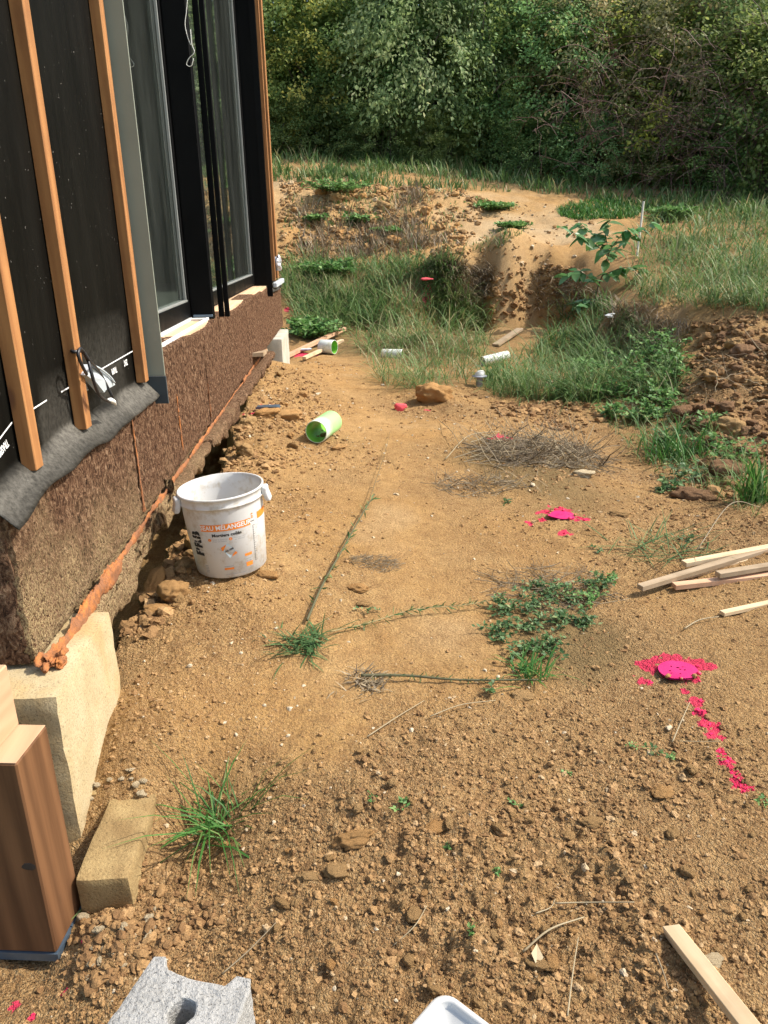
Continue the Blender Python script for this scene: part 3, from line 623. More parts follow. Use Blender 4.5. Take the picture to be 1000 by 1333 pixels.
# lower ragged strip under the plinth, mud covered
for i, (a, b, lo_, hi_) in enumerate([(2.135, 3.3, .295, .40), (3.31, 4.2, .385, .44), (4.22, 5.3, .37, .44), (5.32, 6.6, .38, .445), (6.62, 7.8, .39, .445)]):
    V, f = rbox(-.98, -.800+.010*i, a, b, lo_, .440, .014, .008, 34, 60+i, .02)
    V[:, 2] = np.where(V[:, 2] < .4, V[:, 2]+.04*vn(V[:, 1]*9, V[:, 0]*6, 4)+(.085*np.clip((V[:, 1]-2.15)/1.1, 0, 1) if i == 0 else 0), V[:, 2])
    mobj('insulation_strip', V, f, M['cork'], house, dict(mud=np.clip(1.05-(V[:, 1]-2.4)*.35+.3*vn(V[:, 1]*6, V[:, 2]*6, 8), .1, 1)*.95), True)
def bead(name, P, r, seed, mat=M['mortar'], n=None, sub=1, parent=house, sq=1.):
    ps = []
    for i, p in enumerate(P):
        v, f = lump(sub, seed+i, .55, 1.8); hh = _h(np.array([i, i+500, i+900]), np.array([seed]*3), 3); rr = r*(.55+.75*hh[0]); p = p+r*np.array([.25*(hh[1]-.5), .6*(hh[2]-.5), .5*(hh[1]-.5)]); v = v*rr*np.array([.65*sq, 2.3, 1.15]); ps.append((v+p, f))
    V, f = joinm(ps); return mobj(name, V, f, mat, parent, None, True)
def along(a, b, n, jit=.0, seed=1):
    t = np.linspace(0, 1, n)[:, None]; r = np.random.default_rng(seed); P = np.array(a)*(1-t)+np.array(b)*t; return P+r.normal(0, 1, P.shape)*jit
def smear(name, a, b, r, seed, n, up=1., gap=-9.):
    """mortar squeezed out of a joint: one uneven band lying against the boards"""
    t = np.linspace(0, 1, n); P = np.array(a)*(1-t[:, None])+np.array(b)*t[:, None]; L = np.linalg.norm(np.array(b)-np.array(a)); q = t*L
    d = unit(np.array(b)-np.array(a)); out = np.array([1., 0, 0]); oth = np.cross(d, out); oth = oth if oth[2]+oth[1]*.01 > 0 else -oth
    k = 14; an = np.linspace(-1.75, 1.75, k); w = r*(1+.42*vn(q*7, q*0+seed, 1)+.3*vn(q*22, q*0+seed, 2)+.12*vn(q*60, q*0+seed, 3))
    w = np.where(vn(q*3.1, q*0+seed, 7)+.4*vn(q*17, q*0+seed, 8) < gap, -.004, w); sh = r*(.55*vn(q*5, q*0+seed, 4)+.2*vn(q*16, q*0+seed, 5))
    Q, A = np.meshgrid(q, an, indexing='ij'); bump = .9+.20*vn(Q*34, A*2.6+seed, 9)+.14*vn(Q*85, A*4.5+seed, 11)+.09*vn(Q*190, A*9+seed, 13)+.22*np.maximum(vn(Q*15, A*1.6+seed, 12), 0)
    R = w[:, None]*bump; V = P[:, None]+out*(np.cos(A)*R*.6)[..., None]+oth*(np.sin(A)*R*up+sh[:, None])[..., None]
    i = np.arange(n*k).reshape(n, k); f = np.stack([i[:-1, :-1], i[1:, :-1], i[1:, 1:], i[:-1, 1:]], -1).reshape(-1, 4)
    return mobj(name, V.reshape(-1, 3), f, M['mortar'], house, None, True)
smear('mortar_bead', (-.822, 1.79, .458), (-.812, 2.46, .457), .018, 1, 300, 1.5)
smear('mortar_bead', (-.832, 2.44, .450), (-.842, 3.6, .452), .0105, 2, 330, 1.5)
smear('mortar_bead', (-.842, 3.58, .452), (-.846, 7.9, .455), .0095, 3, 900, 1.5, .06)
bead('mortar_lump', along((-.82, 1.785, .462), (-.775, 1.83, .456), 10, .009, 2), .0135, 130, sub=2)
for yj, z0, z1, seed in ((2.933, .48, .87, 5), (3.72, .52, .80, 6), (4.552, .5, .7, 8)): smear('joint_mortar', (-.846, yj, z0), (-.846, yj, z1), .0075, seed, 160, 1.1, -.15)
# concrete pads
def pad(x0, x1, y0, y1, z0, z1, mat, seed): return part('concrete_pad', rbox(x0, x1, y0, y1, z0, z1, .025, .004, 14, seed, .014), mat, smooth=True)
pad(-1.5, -.752, 1.66, 2.13, -.2, .445, M['pad'], 5)
pad(-1.4, -.765, 8.75, 9.72, -.3, .44, M['padgrey'], 6)
part('footing', rbox(-.695, -.568, 1.455, 1.76, -.2, .072, .012, .004, 9, 8, .009), M['paddark'], smooth=True); part('footing', rbox(-1.2, -.60, 1.762, 1.95, -.2, .066, .015, .005, 9, 9, .009), M['paddark'], smooth=True)
# membrane: flat on the wall, flaring over the plinth with a dusty skirt
def membrane(y0, y1, zlo, seed, droop):
    ny = int((y1-y0)/.03)+2; zz = np.concatenate([np.linspace(0, 1, 22)*.2, .2+np.geomspace(.02, 1, 26)*(ZT-zlo-.2)])
    Yg, Sg = np.meshgrid(np.linspace(y0, y1, ny), zz); low = zlo-droop*sst(y0+.35, y0, Yg)+.012*vn(Yg*5, Yg*0, seed)
    Zg = np.where(Sg < .2, low+Sg*(zlo+.2-low)/.2, zlo+Sg); fl = np.clip(1-Sg/.075, 0, 1)
    Xg = -.893+fl*(.070+.010*sst(y0+.35, y0, Yg))+.008*vn(Yg*6, Zg*3, seed)*sst(.9, 0, Sg)+.003*fl*vn(Yg*9, Zg*7, seed+1)
    Xg = np.minimum(Xg, np.where(Sg > .25, -.8885, 9))
    k = np.arange(Yg.size).reshape(Yg.shape)
    d = np.clip(sst(.085, .05, Sg+.015*vn(Yg*5, Zg*9, 2))*(.35+.5*sst(.0, .05, Sg))+.3*sst(.5, .1, Sg)*(vn(Yg*3, Zg*6, 4) > .25)*sst(.25, .5, vn(Yg*3, Zg*6, 4)), 0, 1)
    V = np.stack([Xg, Yg, Zg], -1).reshape(-1, 3); f = np.stack([k[:-1, :-1], k[:-1, 1:], k[1:, 1:], k[1:, :-1]], -1).reshape(-1, 4)
    B = V-np.array([.004, 0, 0]); n = len(V)
    e = np.concatenate([np.stack([k[0, 1:], k[0, :-1], k[0, :-1]+n, k[0, 1:]+n], -1), np.stack([k[:-1, 0], k[1:, 0], k[1:, 0]+n, k[:-1, 0]+n], -1)])
    return mobj('membrane', np.concatenate([V, B]), np.concatenate([f, f[:, ::-1]+n, e]), M['memb'], house, dict(dust=np.tile(d.ravel(), 2)), True)
membrane(Y0-.03, 3.32, .872, 1, .015); membrane(8.66, Y1+.02, .94, 2, 0)
V, f = rbox(-6.05, -.90, Y0-.035, Y0-.004, .89, ZT, .2, .004, 6, 3); mobj('membrane', V, f, M['memb'], house, dict(dust=np.zeros(len(V))), True)
# battens
for y, z0 in ((2.045, .922), (2.475, .932), (3.245, .945), (8.86, 1.02), (9.42, 1.03)):
    part('batten', bevbox(-.8915, -.853, y-.026, y+.026, z0, ZT-.05, .002), M['batten'])
part('corner_batten', bevbox(-.892, -.858, 9.80, 9.93, 1.04, ZT-.05, .002), M['batten'])
# wide glazed opening: reveals, sill, frames, panes
part('flashing', bevbox(-.885, -.795, 3.318, 3.326, .955, ZT-.05, .001), M['flash'])
part('flashing_tail', bevbox(-.868, -.79, 3.306, 3.3165, .838, .955, .001), M['flashdark'])
part('reveal', box(-.89, -.845, 3.3275, 3.338, 1.0, 4.1), M['black']); part('reveal', bevbox(-1.02, -.84, 8.45, 8.60, 1.03, 4.1), M['black'])
part('reveal_tail', bevbox(-.845, -.79, 8.30, 8.315, .93, 4.1, .001), M['black'])
part('lintel', box(-1.018, -.86, 3.34, 8.61, 3.98, 4.14), M['black'])
part('sill', bevbox(-1.019, -.868, 3.34, 8.44, .99, 1.028, .003), M['sillwood'])
part('sill_rail', bevbox(-.889, -.872, 3.345, 4.93, 1.0285, 1.045, .002), M['white'])
part('sill_rail', bevbox(-1.0, -.975, 3.345, 4.93, 1.0285, 1.045, .002), M['white'])
part('sill_rail', bevbox(-.974, -.89, 4.89, 4.93, 1.0285, 1.043, .002), M['white'])
w1 = None
def window(y0, y1, xf):
    fr = part('window', joinm([bevbox(xf-.06, xf, y0, y1, 1.046, 1.14, .003), bevbox(xf-.06, xf, y0, y0+.075, 1.141, 3.96, .003), bevbox(xf-.06, xf, y1-.085, y1, 1.141, 3.96, .003), bevbox(xf-.06, xf, y0, y1, 3.961, 3.979, .003)]), M['black'])
    mobj('pane', *box(xf-.036, xf-.028, y0+.073, y1-.083, 1.138, 3.962), M['glass'], fr)
    mobj('glazing_bead', *joinm([bevbox(xf-.027, xf-.004, y0+.0755, y1-.0855, 1.1405, 1.153, .002), bevbox(xf-.027, xf-.010, y1-.098, y1-.0855, 1.1535, 3.955, .002)]), plain('grey_bead', (.22, .23, .22), .5), fr)
    return fr
window(3.345, 5.0, -.985); window(5.07, 8.44, -.985)
part('mullion', bevbox(-.983, -.848, 4.95, 5.02, 1.03, 4.0, .003), M['black'])
part('mullion_foot', bevbox(-.968, -.85, 4.93, 4.949, 1.0455, 1.06, .002), M['zinc'])
part('guide_rail', bevbox(-.838, -.805, 5.10, 5.125, 1.03, 4.05, .002), M['black'])
part('guide_rail', bevbox(-.80, -.77, 5.10, 5.125, 1.03, 4.05, .002), M['black'])
# printed line and lettering on the membrane, upside down as the sheet was hung
def text_mesh(body, size, align='CENTER', bold=0., sx=1.):
    cu = bpy.data.curves.new('lettering', 'FONT'); cu.body = body; cu.size = size; cu.align_x = align; cu.align_y = 'CENTER'; cu.resolution_u = 2; cu.offset = bold
    o = bpy.data.objects.new('lettering', cu); COL.objects.link(o); dg = bpy.context.evaluated_depsgraph_get(); dg.update()
    me = bpy.data.meshes.new_from_object(o.evaluated_get(dg)); me.calc_loop_triangles()
    V = np.array([v.co[:] for v in me.vertices]); T = np.array([t.vertices[:] for t in me.loop_triangles])
    bpy.data.objects.remove(o); bpy.data.curves.remove(cu); bpy.data.meshes.remove(me)
    V[:, 0] *= sx; return V, T
def wallprint(body, y, z, size, sx, tilt=0.):
    V, T = text_mesh(body, size, 'CENTER', .0008, sx); a = math.pi+tilt; u = V[:, 0]*math.cos(a)-V[:, 1]*math.sin(a); w = V[:, 0]*math.sin(a)+V[:, 1]*math.cos(a)
    X = -.8865+.0*u+.012*np.clip((1.07-(z+w))/.2, 0, 1)
    return np.stack([X, y+u, z+w], -1), T
zl = lambda y: 1.03+.012*(y-2.)
def strip(y0, y1, z0, z1, x=-.886): return np.array([[x, y0, z0], [x, y1, z1], [x, y1, z1+.0045], [x, y0, z0+.0045]]), np.array([[0, 1, 2, 3]])
for st_ in (strip(1.775, 2.00, 1.0, 1.058), strip(2.12, 2.25, 1.062, 1.066), strip(2.37, 2.44, 1.067, 1.068), strip(2.53, 3.2, 1.068, 1.075)): part('printed_line', st_, M['whiteink'])
for body, y, z, sz, sx, ti in (('TRASPIRZENIT UV', 1.875, 1.004, .027, .72, .22), ('TRASPIR', 2.575, 1.042, .03, .6, 0), ('UV', 2.72, 1.043, .03, .6, 0), ('TRASPIR', 2.92, 1.045, .03, .6, 0), ('ZENIT', 3.08, 1.05, .03, .6, 0)):
    V, T = wallprint(body, y, z, sz, sx, ti); mobj('lettering', V, T, M['whiteink'], house)

# ---------------------------------------------------------------- things at the wall
# cable loop with grey box
cb = thing('electrical_cable', 'black cable loop with white taped end and grey plastic cover on a batten', 'cable', ax(125, 490, -.83))
cp = [ax(x, y, X) for x, y, X in [(89, 453, -.888), (96, 458, -.855), (106, 457, -.84), (114, 468, -.82), (119, 485, -.81), (124, 502, -.81), (130, 515, -.815), (138, 521, -.815), (143, 523, -.815)]]
cp2 = [ax(x, y, X) for x, y, X in [(113, 487, -.83), (107, 476, -.82), (102, 462, -.82), (104, 454, -.82), (109, 458, -.82), (117, 470, -.815), (128, 482, -.83), (138, 500, -.835), (147, 517, -.825)]]
V, f = joinm([tubes([spline(cp, 40)], .0055, 8), tubes([spline(cp2, 40)], .005, 8)]); mobj('cable', V, f, M['cable'], cb, None, True)
pl = [(112, 488), (120, 474), (131, 480), (149, 496), (150, 501), (138, 508), (136, 511), (125, 497)]
A = np.array([ax(x, y, -.836) for x, y in pl]); B = A-np.array([.028, .0, 0]); n = len(pl)
f4 = [[i, (i+1) % n, (i+1) % n+n, i+n] for i in range(n)]; ctr = np.array([A.mean(0)+[.006, 0, 0], B.mean(0)])
f3 = [[2*n, (i+1) % n, i] for i in range(n)]+[[2*n+1, i+n, (i+1) % n+n] for i in range(n)]
mobj('plastic_cover', np.concatenate([A, B, ctr]), [np.array(f4), np.array(f3)], M['greyplastic'], cb)
V, f = tubes([spline([ax(120, 475, -.83), ax(132, 481, -.828), ax(143, 490, -.829), ax(149, 498, -.83)], 16)], .004, 6); mobj('cover_rim', V, f, M['greyplastic'], cb, None, True)
V, f = tubes([[ax(141, 521, -.815), ax(144, 521, -.815), ax(148, 523, -.815), ax(151, 527, -.812)]], [[.006, .009, .0085, .003]], 8); mobj('taped_end', V, f, M['tape'], cb, None, True)
cw = [ay(x, y, 4.93) for x, y in [(246, -30), (243, 12), (241, 32), (245, 50), (249, 58), (248, 38), (250, 58), (253, 68), (246, 76), (243, 84), (249, 86), (252, 76)]]
tag(mobj('hanging_wire', *tubes([spline(cw, 60)], .0022, 5), M['tape'], None, None, True), 'thin pale wire dangling in a kinked loop in front of the black window mullion', 'wire')
fo = thing('door_holder', 'crumpled shiny metal tab fixed on the last batten at the far house corner', 'bracket', (-.84, 9.6, 1.2))
V, f = lump(2, 5, .5); mobj('foil_wrap', V*[.05, .08, .11]+[-.83, 9.55, 1.22], f, M['foil'], fo)
mobj('bar', *bevbox(-.85, -.80, 9.0, 10.0, .975, 1.03, .008), M['greyplastic'], fo)
# post on its shoe
pb = np.array([-.718, 1.352, -.06]); po = thing('timber_post', 'squared timber post stump on a blue-grey metal shoe with a notched top', 'post', pb)
Rp = np.array([[1, .10, 0], [-.10, 1, 0], [0, 0, 1.]])
def turn(vf): return (vf[0] @ Rp.T+pb, vf[1])
V, f = turn(bevbox(-.26, 0, 0, .135, .022, .545, .004)); mobj('post_body', V, f, M['post'], po)
V, f = turn(bevbox(-.258, -.002, .002, .133, .5452, .5465, .0005)); mobj('end_grain', V, f, M['postend'], po)
V, f = turn(bevbox(-.26, -.062, .004, .1345, .547, .70, .003)); mobj('tenon', V, f, M['postend'], po)
V, f = turn(joinm([box(-.263, .003, -.003, .066, 0, .0215), box(-.263, .003, .074, .138, 0, .0215), box(-.2, .001, .066, .074, .002, .019)])); mobj('metal_shoe', V, f, M['zinc'], po)
kn, f = lump(2, 9, .2); V, f = turn((kn*[.017, .003, .016]+[-.022, .001, .275], f)); mobj('knot', V, f, plain('dark_knot', (.035, .025, .018), .8, bump=.6), po)

# mixing bucket with its printed label
bc = G1(303, 737); bc[2] += .004; Hb, Rb, Rt = .345, .142, .166
bk = thing('bucket', 'white plastic mixing bucket with orange and black printing, standing on the soil beside the plinth', 'bucket', bc)
tiltB = rotm('Y', math.radians(-3.2)) @ rotm('X', math.radians(1.5))
def bput(vf): return (np.asarray(vf[0]) @ tiltB.T+bc, vf[1])
prof = [(0, .001), (Rb-.008, .001), (Rb, .008), (Rb+.015, .20), (Rt-.006, .285), (Rt-.004, .30), (Rt+.002, .302), (Rt+.003, .306), (Rt-.001, .309), (Rt, .335), (Rt+.005, .337), (Rt+.005, .343), (Rt, .345), (Rt-.004, .343), (Rt-.007, .30), (Rb+.011, .20), (Rb-.004, .010), (0, .006)]
V, f = bput(lathe(prof, 64)); mobj('bucket_body', V, f, M['bucket'], bk, None, True)
facing = math.atan2(-bc[1], -bc[0])
def rad(z): return np.interp(z, [0, .008, .20, .285], [Rb, Rb, Rb+.015, Rt-.006])
def wrap(u, z, off=.0012):
    """u metres round the bucket from the side turned to the camera (positive to the right), z up"""
    a = facing+np.asarray(u)/.152; r = rad(z)+off; return np.stack([r*np.cos(a), r*np.sin(a), np.asarray(z)], -1)
def bprint(name, vf, mat): V, f = bput(vf); return mobj(name, V, f, mat, bk)
def wrect(u0, u1, z0, z1, off=.001, slope=0.):
    n = max(2, int(abs(u1-u0)/.008)+1); u = np.linspace(u0, u1, n); V = np.concatenate([wrap(u, np.full(n, z0)+slope*u, off), wrap(u, np.full(n, z1)+slope*u, off)])
    i = np.arange(n-1); return V, np.stack([i, i+1, i+1+n, i+n], -1)
def wtext(body, u, z, size, off=.0017, rot=0., bold=0., sx=1.):
    V, T = text_mesh(body, size, 'CENTER', bold, sx); c, s = math.cos(rot), math.sin(rot)
    return wrap(u+V[:, 0]*c-V[:, 1]*s, z+V[:, 0]*s+V[:, 1]*c, off), T
B_ = bput
bprint('title_band', wrect(-.098, .098, .212, .240), M['orange'])
bprint('title_lettering', wtext('SEAU MÉLANGEUR', 0, .226, .0255, bold=.0006, sx=.93), M['whiteink'])
bprint('side_band', wrect(.138, .215, .222, .25), M['orange'])
bprint('back_band', wrect(.138+.24, .138+.45, .212, .240), M['orange'])
PRB = joinm([wtext('PRB', -.127, .155, .058, rot=math.pi/2, bold=.003, sx=1.1)])
bprint('emblem_lettering', PRB, M['ink'])
for zc in (.122, .137, .158, .175, .19): bprint('emblem_stripe', wrect(-.160, -.104, zc, zc+.0022, .0022), M['whiteink'])
bprint('subtitle_lettering', wtext('Mortiers collés', 0, .195, .0175, bold=.0007, sx=1.05), M['ink'])
for u in (-.068, .012):
    a = np.linspace(0, 6.283, 18)[:-1]; V = wrap(np.r_[u, u+.0065*np.cos(a)], np.r_[.176, .176+.0065*np.sin(a)]); i = np.arange(17)
    bprint('step_dot', (V, np.stack([i*0, i+1, (i+1) % 17+1], -1)), M['orange'])
for u, z, b in ((-.03, .178, 'Verser la quantité'), (-.03, .170, "d'eau nécessaire"), (.048, .178, 'Mélanger avec'), (.048, .170, 'un malaxeur'), (-.068, .176, '1'), (.012, .176, '2')):
    bprint('step_lettering', wtext(b, u, z, .0085, off=.002), M['whiteink'] if len(b) == 1 else M['greyink'])
# the pictured mortar bag
def quad(pts, off=.0012): return wrap(np.array([p[0] for p in pts]), np.array([p[1] for p in pts]), off), np.array([list(range(len(pts)))])
bprint('bag_print', quad([(-.030, .142), (.000, .158), (.030, .110), (-.002, .094)]), M['bluink'])
bprint('bag_print', quad([(-.030, .142), (-.008, .154), (-.022, .128), (-.0275, .129)], .0018), M['orange'])
bprint('bag_print', quad([(.024, .120), (.030, .110), (.006, .098), (.012, .108)], .0018), M['orange'])
bprint('bag_lettering', wtext('COL LISSE', .0, .128, .0085, rot=.35, bold=.0004), M['ink'])
for w_ in (wrect(-.03, .008, .042, .051), wrect(.062, .092, .040, .058), wrect(.060, .092, .086, .097)): bprint('foot_print', w_, M['orange'])
for w_ in [wrect(-.115, -.10, .03+.007*i, .033+.007*i) for i in range(5)]+[wrect(.064, .088, .072, .0745), wrect(.064, .088, .062, .0645), wrect(-.03, .008, .056, .0585), wrect(-.03, .06, .02, .0215)]: bprint('foot_line', w_, M['greyink'])
bprint('graduation', joinm([wrect(.108, .1092, .05, .205)]+[wrect(.1092, .1092+(.010 if i % 4 == 0 else .005), .052+.0095*i, .0532+.0095*i) for i in range(17)]), M['ink'])
for i, b in enumerate(('10', '15', '20', '25')): bprint('graduation_lettering', wtext(b, .127, .075+.038*i, .009), M['greyink'])
bprint('emblem', joinm([wrect(.103, .116, .236, .239), wrect(.106, .113, .241, .247), wrect(.105, .114, .251, .256)]), M['orange'])
bprint('emblem_caption', wrect(.100, .119, .222, .2245), M['ink'])
for a in (facing-1.35, facing+1.35):
    V, f = rbox(-.026, .026, -.004, .020, -.042, .020, .004, .0006, 20, 3, .0095); V[:, 1] += .012*np.clip(-V[:, 2]/.045, 0, 1)
    Rz = np.array([[math.cos(a-math.pi/2), -math.sin(a-math.pi/2), 0], [math.sin(a-math.pi/2), math.cos(a-math.pi/2), 0], [0, 0, 1]])
    V = V @ Rz.T+np.array([(Rt+.002)*math.cos(a), (Rt+.002)*math.sin(a), .315]); V, f = bput((V, f)); mobj('handle_lug', V, f, M['bucket'], bk, None, True)
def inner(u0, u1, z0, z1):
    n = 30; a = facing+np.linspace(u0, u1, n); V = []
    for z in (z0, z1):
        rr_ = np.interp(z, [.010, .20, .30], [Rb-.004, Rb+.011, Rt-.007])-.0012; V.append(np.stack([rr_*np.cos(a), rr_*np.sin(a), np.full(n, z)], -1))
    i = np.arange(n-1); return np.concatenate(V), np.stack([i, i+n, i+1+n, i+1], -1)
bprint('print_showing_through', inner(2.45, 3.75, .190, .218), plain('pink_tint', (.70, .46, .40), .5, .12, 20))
V, f = bput(lathe([(0, .035), (.09, .036), (Rb-.001, .034)], 40)); V[:, 2] += .004*vn(V[:, 0]*40, V[:, 1]*40, 4); mobj('mortar_residue', V, f, plain('residue', (.60, .45, .38), .8), bk, None, True)

# pipe offcuts: local x along the pipe
def pipe(name, label, P0, P1, r, outer, inner, rot=0.):
    P0 = np.array(P0); P1 = np.array(P1); L = np.linalg.norm(P1-P0); R = frame(P1-P0)
    o = thing(name, label, 'pipe', P0); 
    def cyl(pr): v, f = lathe(pr, 36); return np.stack([v[:, 2], v[:, 0], v[:, 1]], -1), f
    for nm, pr, m in (('pipe_wall', [(r*.93, .001), (r*.945, 0), (r*.985, 0), (r, .002), (r, L-.002), (r*.985, L), (r*.945, L), (r*.93, L-.001)], outer), ('pipe_lining', [(r*.928, .001), (r*.928, L-.001)], inner)):
        v, f = cyl(pr); me = mesh(nm, v, f, None, True); me.materials.append(m); c = bpy.data.objects.new(nm, me); COL.objects.link(c); c.parent = o; LOC[c.name] = P0
    o.rotation_euler = Matrix(R.tolist()).to_euler(); return o
g = G1(412, 576); d = np.array([.31, .85, .02])
pipe('pipe_offcut', 'short pale pipe offcut with a green inside lying on the path behind the bucket', g+[.0, .01, .083], g+[.0, .01, .083]+unit(d)*.30, .080, M['pipe'], M['pipein'])
g = G1(432, 461); pipe('pipe_offcut', 'pale pipe offcut with green mouth lying on two laths near the far house corner', g+[.04, 0, .10], g+[-.14, .10, .10], .092, M['pipewhite'], M['pipein'])
g = G1(521, 466); pipe('pipe_offcut', 'pale pipe end half hidden in the long grass between the laths and the capped pipe', g+[.03, 0, .05], g+[-.22, .08, .05], .06, M['pipewhite'], M['pipein'])
g = G1(636, 482); pipe('white_pipe', 'dusty white pipe lying in the grass just behind the upright capped pipe', g+[-.03, .25, .06], g+[.30, .42, .10], .055, M['pipewhite'], M['pipewhite'])
g = G1(624, 503); cp_ = thing('capped_pipe', 'upright grey pipe with a flange and white domed cap at the edge of the grass', 'pipe', g)
V, f = lathe([(.033, -.1), (.033, .085), (.040, .09), (.075, .10), (.077, .108), (.05, .113), (.03, .115), (.0, .115)], 28); mobj('pipe_body', V+g, f, M['pipegrey'], cp_, None, True)
V, f = lathe([(.052, .114), (.052, .120), (.045, .145), (.028, .160), (0, .164)], 28); V = V*[1, 1, 1]; V[:, 0] += .25*(V[:, 2]-.114); mobj('cap', V+g, f, M['paleplastic'], cp_, None, True)

# laths, slats, stake: local x along the length
def lath(name, label, A, B, w, t, mat, cat='lath', group=None, roll=0., cut=0.):
    A = np.array(A); B = np.array(B); L = np.linalg.norm(B-A); V, f = bevbox(0, L, -w/2, w/2, -t/2, t/2, min(.0015, t*.1))
    V[:, 2] += .012*L*np.sin(V[:, 0]/L*3.1)*0; V[:, 0] += np.where(V[:, 0] < L*.5, cut*(V[:, 1]/w), 0)
    me = mesh(name, V, f); me.materials.append(mat); o = bpy.data.objects.new(name, me); COL.objects.link(o); o.location = A
    o.rotation_euler = (Matrix(frame(B-A).tolist()) @ Matrix.Rotation(roll, 3, 'X')).to_euler(); return tag(o, label, cat, group)
GP = 'slats piled at the right edge'
def lz(px, py, h): P = G1(px, py); P[2] += h; return P
def far(px, py, z): return az(px, py, z)
pz = zt(1.25, 2.9)[0]
A0 = far(833, 765, pz+.035); lath('timber_offcut', 'grey weathered slat sticking out farthest left from the pile of slats', A0, A0+unit(np.array([1.02, .44, .035]))*1.5, .034, .022, M['lathgrey'], 'timber strip', GP)
A1 = far(890, 734, pz+.05); lath('timber_offcut', 'pale clean slat lying at the back of the slat pile', A1, A1+unit(np.array([1.0, .26, .03]))*1.4, .036, .022, M['lath'], 'timber strip', GP)
A2 = far(882, 752, pz+.025); lath('timber_offcut', 'pale slat in the middle of the pile just before the grey weathered one', A2, A2+unit(np.array([1.0, .37, .03]))*1.4, .034, .02, M['lath'], 'timber strip', GP)
A3 = far(934, 748, pz+.062); lath('timber_offcut', 'short-showing greyish slat lying on top of the reddish slat', A3, A3+unit(np.array([1.0, .22, .02]))*1.2, .034, .022, M['lathgrey'], 'timber strip', GP)
A4 = far(877, 763, pz+.022); lath('timber_offcut', 'reddish slat at the front of the slat pile', A4, A4+unit(np.array([1.0, .10, .03]))*1.3, .036, .022, M['lathpink'], 'timber strip', GP)
A5 = lz(939, 803, .012); lath('timber_offcut', 'single pale slat lying alone in front of the slat pile', A5, A5+unit(np.array([1., .30, .01]))*1.0, .028, .016, M['lath'], 'timber strip')
S0 = lz(873, 1222, .024); lath('wooden_stake', 'pale wooden stake lying on the gravelly soil in the bottom right corner', S0, S0+unit(np.array([.065, -.50, .10]))*.62, .034, .026, M['lath'], 'stake', None, .25, .012)
L0 = lz(374, 467, .05); lath('lath', 'long reddish lath lying from the far house corner, the back one of two', L0, lz(449, 438, .12), .06, .045, M['lathpink'])
L1 = lz(396, 469, .04); lath('lath', 'pale lath lying under the pipe offcut near the far house corner', L1, lz(446, 453, .1), .055, .035, M['lath'])
L2 = lz(340, 474, .12); lath('board_offcut', 'dark short board offcut tilted against the plinth beside the far laths', ax(331, 462, -.83), L2, .16, .035, M['lathgrey'], 'board')
L3 = lz(645, 452, .02); lath('broken_plank', 'thin grey plank lying on the bare floor of the pit', L3, lz(677, 434, .06), .10, .03, M['lathgrey'], 'plank')
tb = G1(829, 335); lath('marker_stake', 'thin white stake standing upright in the grass behind the sapling', tb-[0, 0, .1], tb+[.03, .0, .80], .026, .022, plain('white_paint', (.66, .62, .53), .7, .1), 'stake', None, .7)

# concrete block and white lid at the bottom edge
bo = az(203, 1243, .215); e = unit(az(322, 1272, .215)-bo); nrm = np.array([e[1], -e[0], 0]); nrm = -nrm if nrm[1] > 0 else nrm
outl = [(-.004, .0), (.022, -.002), (.034, .022), (.085, .026), (.118, .028), (.155, .024), (.168, .002), (.196, .0), (.204, .02), (.245, .5), (-.035, .5)]
hx, hy, hr = .104, .092, .024
blk = thing('concrete_block', 'light grey rough concrete block with a round hole at the bottom edge', 'block', bo-[0, 0, .2])
def outline_mesh(outl, z0, z1, hole):
    import bmesh
    from mathutils.geometry import tessellate_polygon
    ho = [(hx+hr*math.cos(a), hy+hr*1.1*math.sin(a)) for a in np.linspace(0, 6.283, 25)[:-1]]
    pts = list(outl)+ho; tri = tessellate_polygon([[Vector((*p, 0)) for p in outl], [Vector((*p, 0)) for p in ho]])
    n = len(pts); P = np.array([bo+e*u+nrm*v for u, v in pts]); top = P.copy(); top[:, 2] = z1; bot = P.copy(); bot[:, 2] = z0
    T = np.array([list(t) for t in tri]); m = len(outl); Q = [[i, (i+1) % m, (i+1) % m+n, i+n] for i in range(m)]+[[m+i, m+(i+1) % 24, m+(i+1) % 24+n, m+i+n] for i in range(24)]
    return np.concatenate([top, bot]), [np.array(Q), T, T[:, ::-1]+n]
V, f = outline_mesh(outl, .015, .215, None)
bo_ = mobj('block_body', V, f, M['block'], blk)
import bmesh
bm = bmesh.new(); bm.from_mesh(bo_.data); bmesh.ops.recalc_face_normals(bm, faces=bm.faces)
sharp = [q for q in bm.edges if len(q.link_faces) == 2 and q.calc_face_angle(0) > .6]
bmesh.ops.bevel(bm, geom=sharp, offset=.005, segments=2, affect='EDGES', profile=.6)
bmesh.ops.triangulate(bm, faces=bm.faces)
for _ in range(5): 
    le = [q for q in bm.edges if q.calc_length() > .02]
    if not le: break
    bmesh.ops.subdivide_edges(bm, edges=le, cuts=1); bmesh.ops.triangulate(bm, faces=bm.faces)
co = np.array([v.co[:] for v in bm.verts]); dd = np.stack([vn3(co*70, 1), vn3(co*70+5, 2), vn3(co*70+9, 3)], 1)*.0022+np.stack([vn3(co*200, 4), vn3(co*200+5, 5), vn3(co*200+9, 6)], 1)*.0012
for v, d_ in zip(bm.verts, dd): v.co += Vector(d_)
bm.to_mesh(bo_.data); bm.free()
lp = az(580, 1300, .135); lid = thing('plastic_tray', 'white plastic tray with a rounded corner and raised rim at the bottom edge', 'tray', lp-[0, 0, .05])
